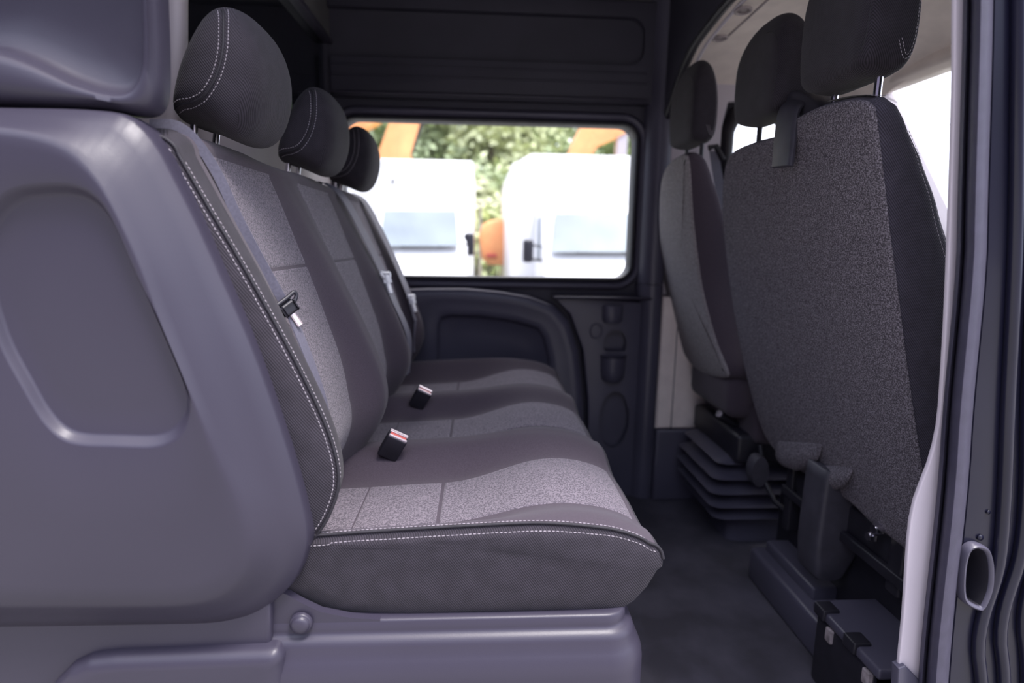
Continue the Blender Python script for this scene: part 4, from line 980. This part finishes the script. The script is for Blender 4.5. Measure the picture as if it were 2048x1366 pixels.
# =================================================================== OUTSIDE
GZ = -0.75
g = boxo('ground', (-40, 60, -40, 90, GZ-0.1, GZ), 'asph', bev=0); struct(g, 'pale gravel yard around the van', 'ground')
gr = boxo('grass_verge', (-12, 16, 11.5, 40, GZ, GZ+0.02), 'grass', bev=0); tag(gr, 'yellow green grass strip behind the parked vans', 'grass', kind='stuff')
def van(name, label, pxl, pxr, pyt, Yb, Yc, ws, mirror, cham, side):
    c0 = PY(pxl, pyt, Yb); c1 = PY(pxr, pyt, Yb); x0, x1, zt2 = c0.x, c1.x, (c0.z+c1.z)/2
    root = thing(name, label, 'van', ((x0+x1)/2, Yb, GZ)); L = Vector(root.location)
    def B(n, b, m, bev=0.02): return bx(n, b, m, root, bev)
    zfl = GZ+0.75
    if cham:
        q = [(x0, zfl-0.1), (x1, zfl-0.1), (x1, zt2), (x0+0.26, zt2), (x0, zt2-0.14)]; o = prism('cargo_box', [(a-L.x, b-L.z) for a, b in q], 'vanwhite', root, Yb-L.y, Yb+3.4-L.y, 'Y', 0.02)
    else: B('cargo_box', (x0, x1, Yb, Yb+3.4, zfl-0.1, zt2), 'vanwhite', 0.03)
    # cab: loft of cross sections from bumper to box
    wl_, wr_, wt_, wb_ = ws
    a0 = PY(wl_, wt_, Yc+0.35); a1_ = PY(wr_, wt_, Yc+0.35); b0 = PY(wl_-6, wb_, Yc); b1_ = PY(wr_+6, wb_, Yc)
    cx0, cx1 = b0.x-0.09, b1_.x+0.09
    prof = [(Yc-0.42, GZ+0.28), (Yc-0.44, GZ+0.62), (Yc-0.36, GZ+0.82), (Yc-0.05, b0.z-0.04), (Yc+0.34, a0.z+0.05), (Yc+0.60, a0.z+0.15), (Yb+0.01, a0.z+0.18), (Yb+0.01, GZ+0.28)]
    R = []
    for x, k in ((cx0, 0.94), (cx0+0.02, 0.985), (cx0+0.07, 1.0), (cx1-0.07, 1.0), (cx1-0.02, 0.985), (cx1, 0.94)):
        cyy, czz = Yc+0.2, GZ+0.8; R.append([Vector((x, cyy+(a-cyy)*k, czz+(b-czz)*k))-L for a, b in prof])
    v, f = loft(R); from_data('cab', v, f, 'vanwhite', root, sharp=30)
    n = Vector((0, -0.10, 0.012))
    q = [b0+n, b1_+n, a1_+n, a0+n]; q = [p_-L for p_ in q]
    vs = [p_ for p_ in q]+[p_-Vector((0, -0.02, 0)) for p_ in q]
    from_data('windscreen', vs, [(0, 1, 2, 3), (7, 6, 5, 4), (0, 4, 5, 1), (1, 5, 6, 2), (2, 6, 7, 3), (3, 7, 4, 0)], 'vglass', root, False)
    for s_ in (0.25, 0.72):
        p0 = (b0.lerp(b1_, s_)); tubeo('wiper', [p0+Vector((0, -0.04, 0.01))-L, p0+Vector((0.34, -0.04, 0.03))-L], 0.010, 'black', root)
    for mx_, my_, sg in mirror:
        p = PY(mx_, my_, Yc+0.1)
        B('mirror', (p.x-0.06, p.x+0.06, Yc+0.06, Yc+0.14, p.z-0.14, p.z+0.12), 'black', 0.03)
        tubeo('mirror_arm', [Vector((p.x, Yc+0.1, p.z-0.10))-L, Vector((cx1-0.02 if sg > 0 else cx0+0.02, Yc+0.12, p.z-0.12))-L], 0.015, 'black', root)
        tubeo('mirror_arm', [Vector((p.x, Yc+0.1, p.z+0.06))-L, Vector((cx1-0.02 if sg > 0 else cx0+0.02, Yc+0.12, p.z+0.04))-L], 0.012, 'black', root)
    if side:
        p0 = PY(1083, 440, Yc+0.5); 
        bx('door_glass', (cx0-0.012, cx0+0.02, Yc+0.30, Yc+0.62, PY(1083, 520, Yc+.4).z, PY(1083, 436, Yc+.4).z), 'vglass', root, 0.01)
    for xx in (cx0+0.02, cx1-0.22):
        for yy in (Yc-0.02, Yb+2.4):
            v, f = tube([Vector((xx, yy, GZ+0.31))-L, Vector((xx+0.2, yy, GZ+0.31))-L], 0.31, 28); from_data('wheel', v, f, 'black', root, sharp=40)
    for xx in (cx0+0.10, cx1-0.34):
        B('headlight', (xx, xx+0.24, Yc-0.46, Yc-0.38, GZ+0.60, GZ+0.76), 'vglass', 0.02)
    B('grille', ((cx0+cx1)/2-0.35, (cx0+cx1)/2+0.35, Yc-0.46, Yc-0.40, GZ+0.42, GZ+0.60), 'black', 0.02)
    if not cham:
        p = PY(786, 363, Yb-0.01)-L; v, f = tube([p, p+Vector((0, -0.02, 0))], 0.022, 12); from_data('marker_lamp', v, f, 'black', root)
    return root
van('box_van', 'white box van outside, left in the window, with dark right mirror', 660, 946, 318, 7.6, 6.7, (770, 912, 424, 494), [(938, 487, 1)], False, False)
van('box_van', 'white box van outside, right in the window, with chamfered box corner', 1024, 1330, 310, 7.6, 6.6, (1108, 1290, 430, 506), [(1056, 500, -1)], True, True)

def beam(name, pts, wd, dp, m, root):
    """box section boom through points, tapering by widths wd"""
    L = Vector(root.location); R = []
    P_ = [Vector(p) for p in pts]
    for i, p in enumerate(P_):
        t = (P_[min(i+1, len(P_)-1)]-P_[max(i-1, 0)]).normalized(); s_ = Vector((t.z, 0, -t.x)).normalized()
        R.append([p+s_*wd[i]/2+Vector((0, -dp, 0))-L, p+s_*wd[i]/2+Vector((0, dp, 0))-L, p-s_*wd[i]/2+Vector((0, dp, 0))-L, p-s_*wd[i]/2+Vector((0, -dp, 0))-L])
    v, f = loft(R); return from_data(name, v, f, m, root, sharp=30)
def excavator(label, cpx, Y, boom, stick, wd, cab=True):
    c = PY(cpx, 480, Y); root = thing('excavator', label, 'excavator', (c.x, Y, GZ)); 
    for s_ in (-1, 1):
        q = rrect(-1.3, 1.3, 0, 0.62, 0.30, 6); prism('track', [(a, b) for a, b in q], 'black', root, s_*0.75-0.18, s_*0.75+0.18, 'Y', 0.03)
    q = [(-1.1, 0.65), (1.0, 0.65), (1.0, 1.2), (0.2, 1.35), (-0.9, 1.35), (-1.1, 1.1)]
    prism('house', q, 'orange', root, -0.8, 0.8, 'Y', 0.08)
    bx('cab', (c.x-0.1, c.x+0.8, Y-0.75, Y-0.05, GZ+1.25, GZ+2.3), 'vglass', root, 0.06)
    beam('boom', [PY(a, b, Y) for a, b in boom], wd, 0.16, 'orange', root)
    if stick: beam('stick', [PY(a, b, Y) for a, b in stick[0]], stick[1], 0.13, stick[2], root)
    return root
excavator('orange excavator behind the left box van with raised boom', 760, 11.5, [(770, 420), (790, 330), (812, 270), (830, 215), (850, 120), (760, 60)], [0.7, 0.62, 0.55, 0.5, 0.45, 0.3], [0.7, 0.64, 0.58, 0.5, 0.45, 0.3]) if False else None
excavator('orange excavator behind the left box van with raised boom', 760, 11.5, [(775, 420), (788, 320), (808, 260), (828, 200), (850, 120)], ([(862, 200), (836, 262), (818, 310)], [0.10, 0.10, 0.10], 'black'), [0.62, 0.58, 0.54, 0.48, 0.42])
excavator('orange excavator behind the right box van with curved boom', 1230, 12.0, [(1130, 400), (1152, 320), (1176, 276), (1215, 250), (1265, 225), (1330, 215)], ([(1240, 320), (1243, 270), (1246, 230)], [0.2, 0.2, 0.2], 'pale'), [0.35, 0.40, 0.5, 0.62, 0.6, 0.5])
excavator('pale orange loader arm at the far left edge of the window', 640, 13.5, [(600, 420), (650, 300), (690, 262), (740, 240), (790, 205)], None, [0.3, 0.3, 0.32, 0.32, 0.3])
c = PY(990, 490, 10.0); me_ = thing('mini_excavator', 'small orange machine with red tail light between the two vans', 'excavator', (c.x, 10.0, GZ))
q = [(p.x-c.x, p.z-GZ) for p in (PY(a, b, 10.0) for a, b in ((958, 470), (966, 448), (985, 440), (1012, 438), (1030, 446), (1034, 520), (1025, 532), (975, 530), (962, 515)))]
prism('house', q, 'orange', me_, -0.1, 1.2, 'Y', 0.05)
p = PY(983, 511, 9.9)-Vector(me_.location); boxo('tail_light', (p.x-0.09, p.x+0.09, -0.14, -0.09, p.z-0.03, p.z+0.03), 'red', me_, bev=0.01)
for s_ in (0.1, 0.9):
    prism('track', rrect(-0.5, 0.5, 0, 0.42, 0.2, 6), 'black', me_, s_, s_+0.25, 'Y', 0.02)
# fence behind the machines
fz = PY(980, 405, 16.0).z
fr_ = thing('mesh_fence', 'wire fence with reddish top rail behind the vans', 'fence', (0, 16, GZ))
for k in range(-4, 9): tubeo('fence_post', [(k*1.6, 0, 0), (k*1.6, 0, fz-GZ)], 0.04, 'scratch', fr_, 8)
tubeo('top_rail', [(-6.4, 0, fz-GZ), (12.8, 0, fz-GZ)], 0.02, 'scratch', fr_, 8)
tubeo('middle_rail', [(-6.4, 0, (fz-GZ)*.5), (12.8, 0, (fz-GZ)*.5)], 0.02, 'scratch', fr_, 8)

# trees
def tree(px, Y, h, rad, label, lm, seed, top=0.62):
    random.seed(seed); c = PY(px, 480, Y); root = thing('tree', label, 'tree', (c.x, Y, GZ), 'trees beyond the yard')
    tubeo('trunk', [(0, 0, 0), (0.1, 0, h*0.4), (-0.1, 0.1, h*0.75)], [0.25, 0.18, 0.06], 'bark', root, 10)
    vs = []; fs = []
    blobs = [(random.uniform(-1, 1)*rad*0.6, random.uniform(-1, 1)*rad*0.5, h*(0.35+0.6*random.random()), rad*random.uniform(0.35, 0.6)) for _ in range(13)]
    blobs.append((0, 0, h*0.6, rad*0.75)); blobs.append((0, 0, h*0.3, rad*0.8))
    for bxx, byy, bzz, br in blobs:
        for _ in range(330):
            d = Vector((random.gauss(0, 1), random.gauss(0, 1), random.gauss(0, 1))).normalized()*br*random.uniform(0.75, 1.05)
            p = Vector((bxx, byy, bzz))+d
            if p.z < 0.1: continue
            u = Vector((random.gauss(0, 1), random.gauss(0, 1), random.gauss(0, 1))).normalized(); w_ = u.cross(d).normalized(); s_ = random.uniform(0.10, 0.24)
            i = len(vs); vs += [p-u*s_, p-w_*s_*0.5, p+u*s_, p+w_*s_*0.5]; fs.append((i, i+1, i+2, i+3))
    me = bpy.data.meshes.new('foliage'); me.from_pydata([tuple(v) for v in vs], [], fs); link('foliage', me, lm, root)
sp_ = [(560, 24, 7.5, 2.6, 0), (700, 26, 8.5, 2.9, 0), (820, 25, 8.2, 2.7, 0), (905, 27, 8.8, 2.8, 1), (985, 24, 7.6, 2.3, 1), (1065, 26, 8.4, 2.6, 1), (1150, 25, 7.2, 2.4, 0), (1240, 27, 7.0, 2.5, 0), (1330, 26, 8.0, 2.8, 0), (440, 27, 8.5, 3, 0)]
nm = ['dark green tree left of the window view behind the vans', 'dense green tree above the left box van', 'green tree rising between boom and left van', 'tall light green tree above the gap of the vans', 'light green tree in the gap between the vans', 'yellow green tree above the right van corner', 'thin green tree with sky gaps over the right van', 'low green tree behind the right boom', 'green tree at the right edge of the window', 'green tree seen through the partition glass']
for i, (px_, Y, h, r, k) in enumerate(sp_): tree(px_, Y, h, r, nm[i], 'leafB' if k else 'leafA', 20+i)
for i, (px_, k) in enumerate(((760, 0), (960, 1), (1010, 0), (1120, 1), (620, 0))):
    tree(px_, 20+i*0.3, 3.6, 2.0, ['low bush behind the left van', 'low light green bush in the gap between vans', 'low dark bush in the gap between vans', 'low light bush behind the right van', 'low bush at the left end of the fence'][i], 'leafB' if k else 'leafA', 60+i)

# things built in world coordinates under an Empty keep their place
for o in list(bench.children):
    o.location = o.location - OB
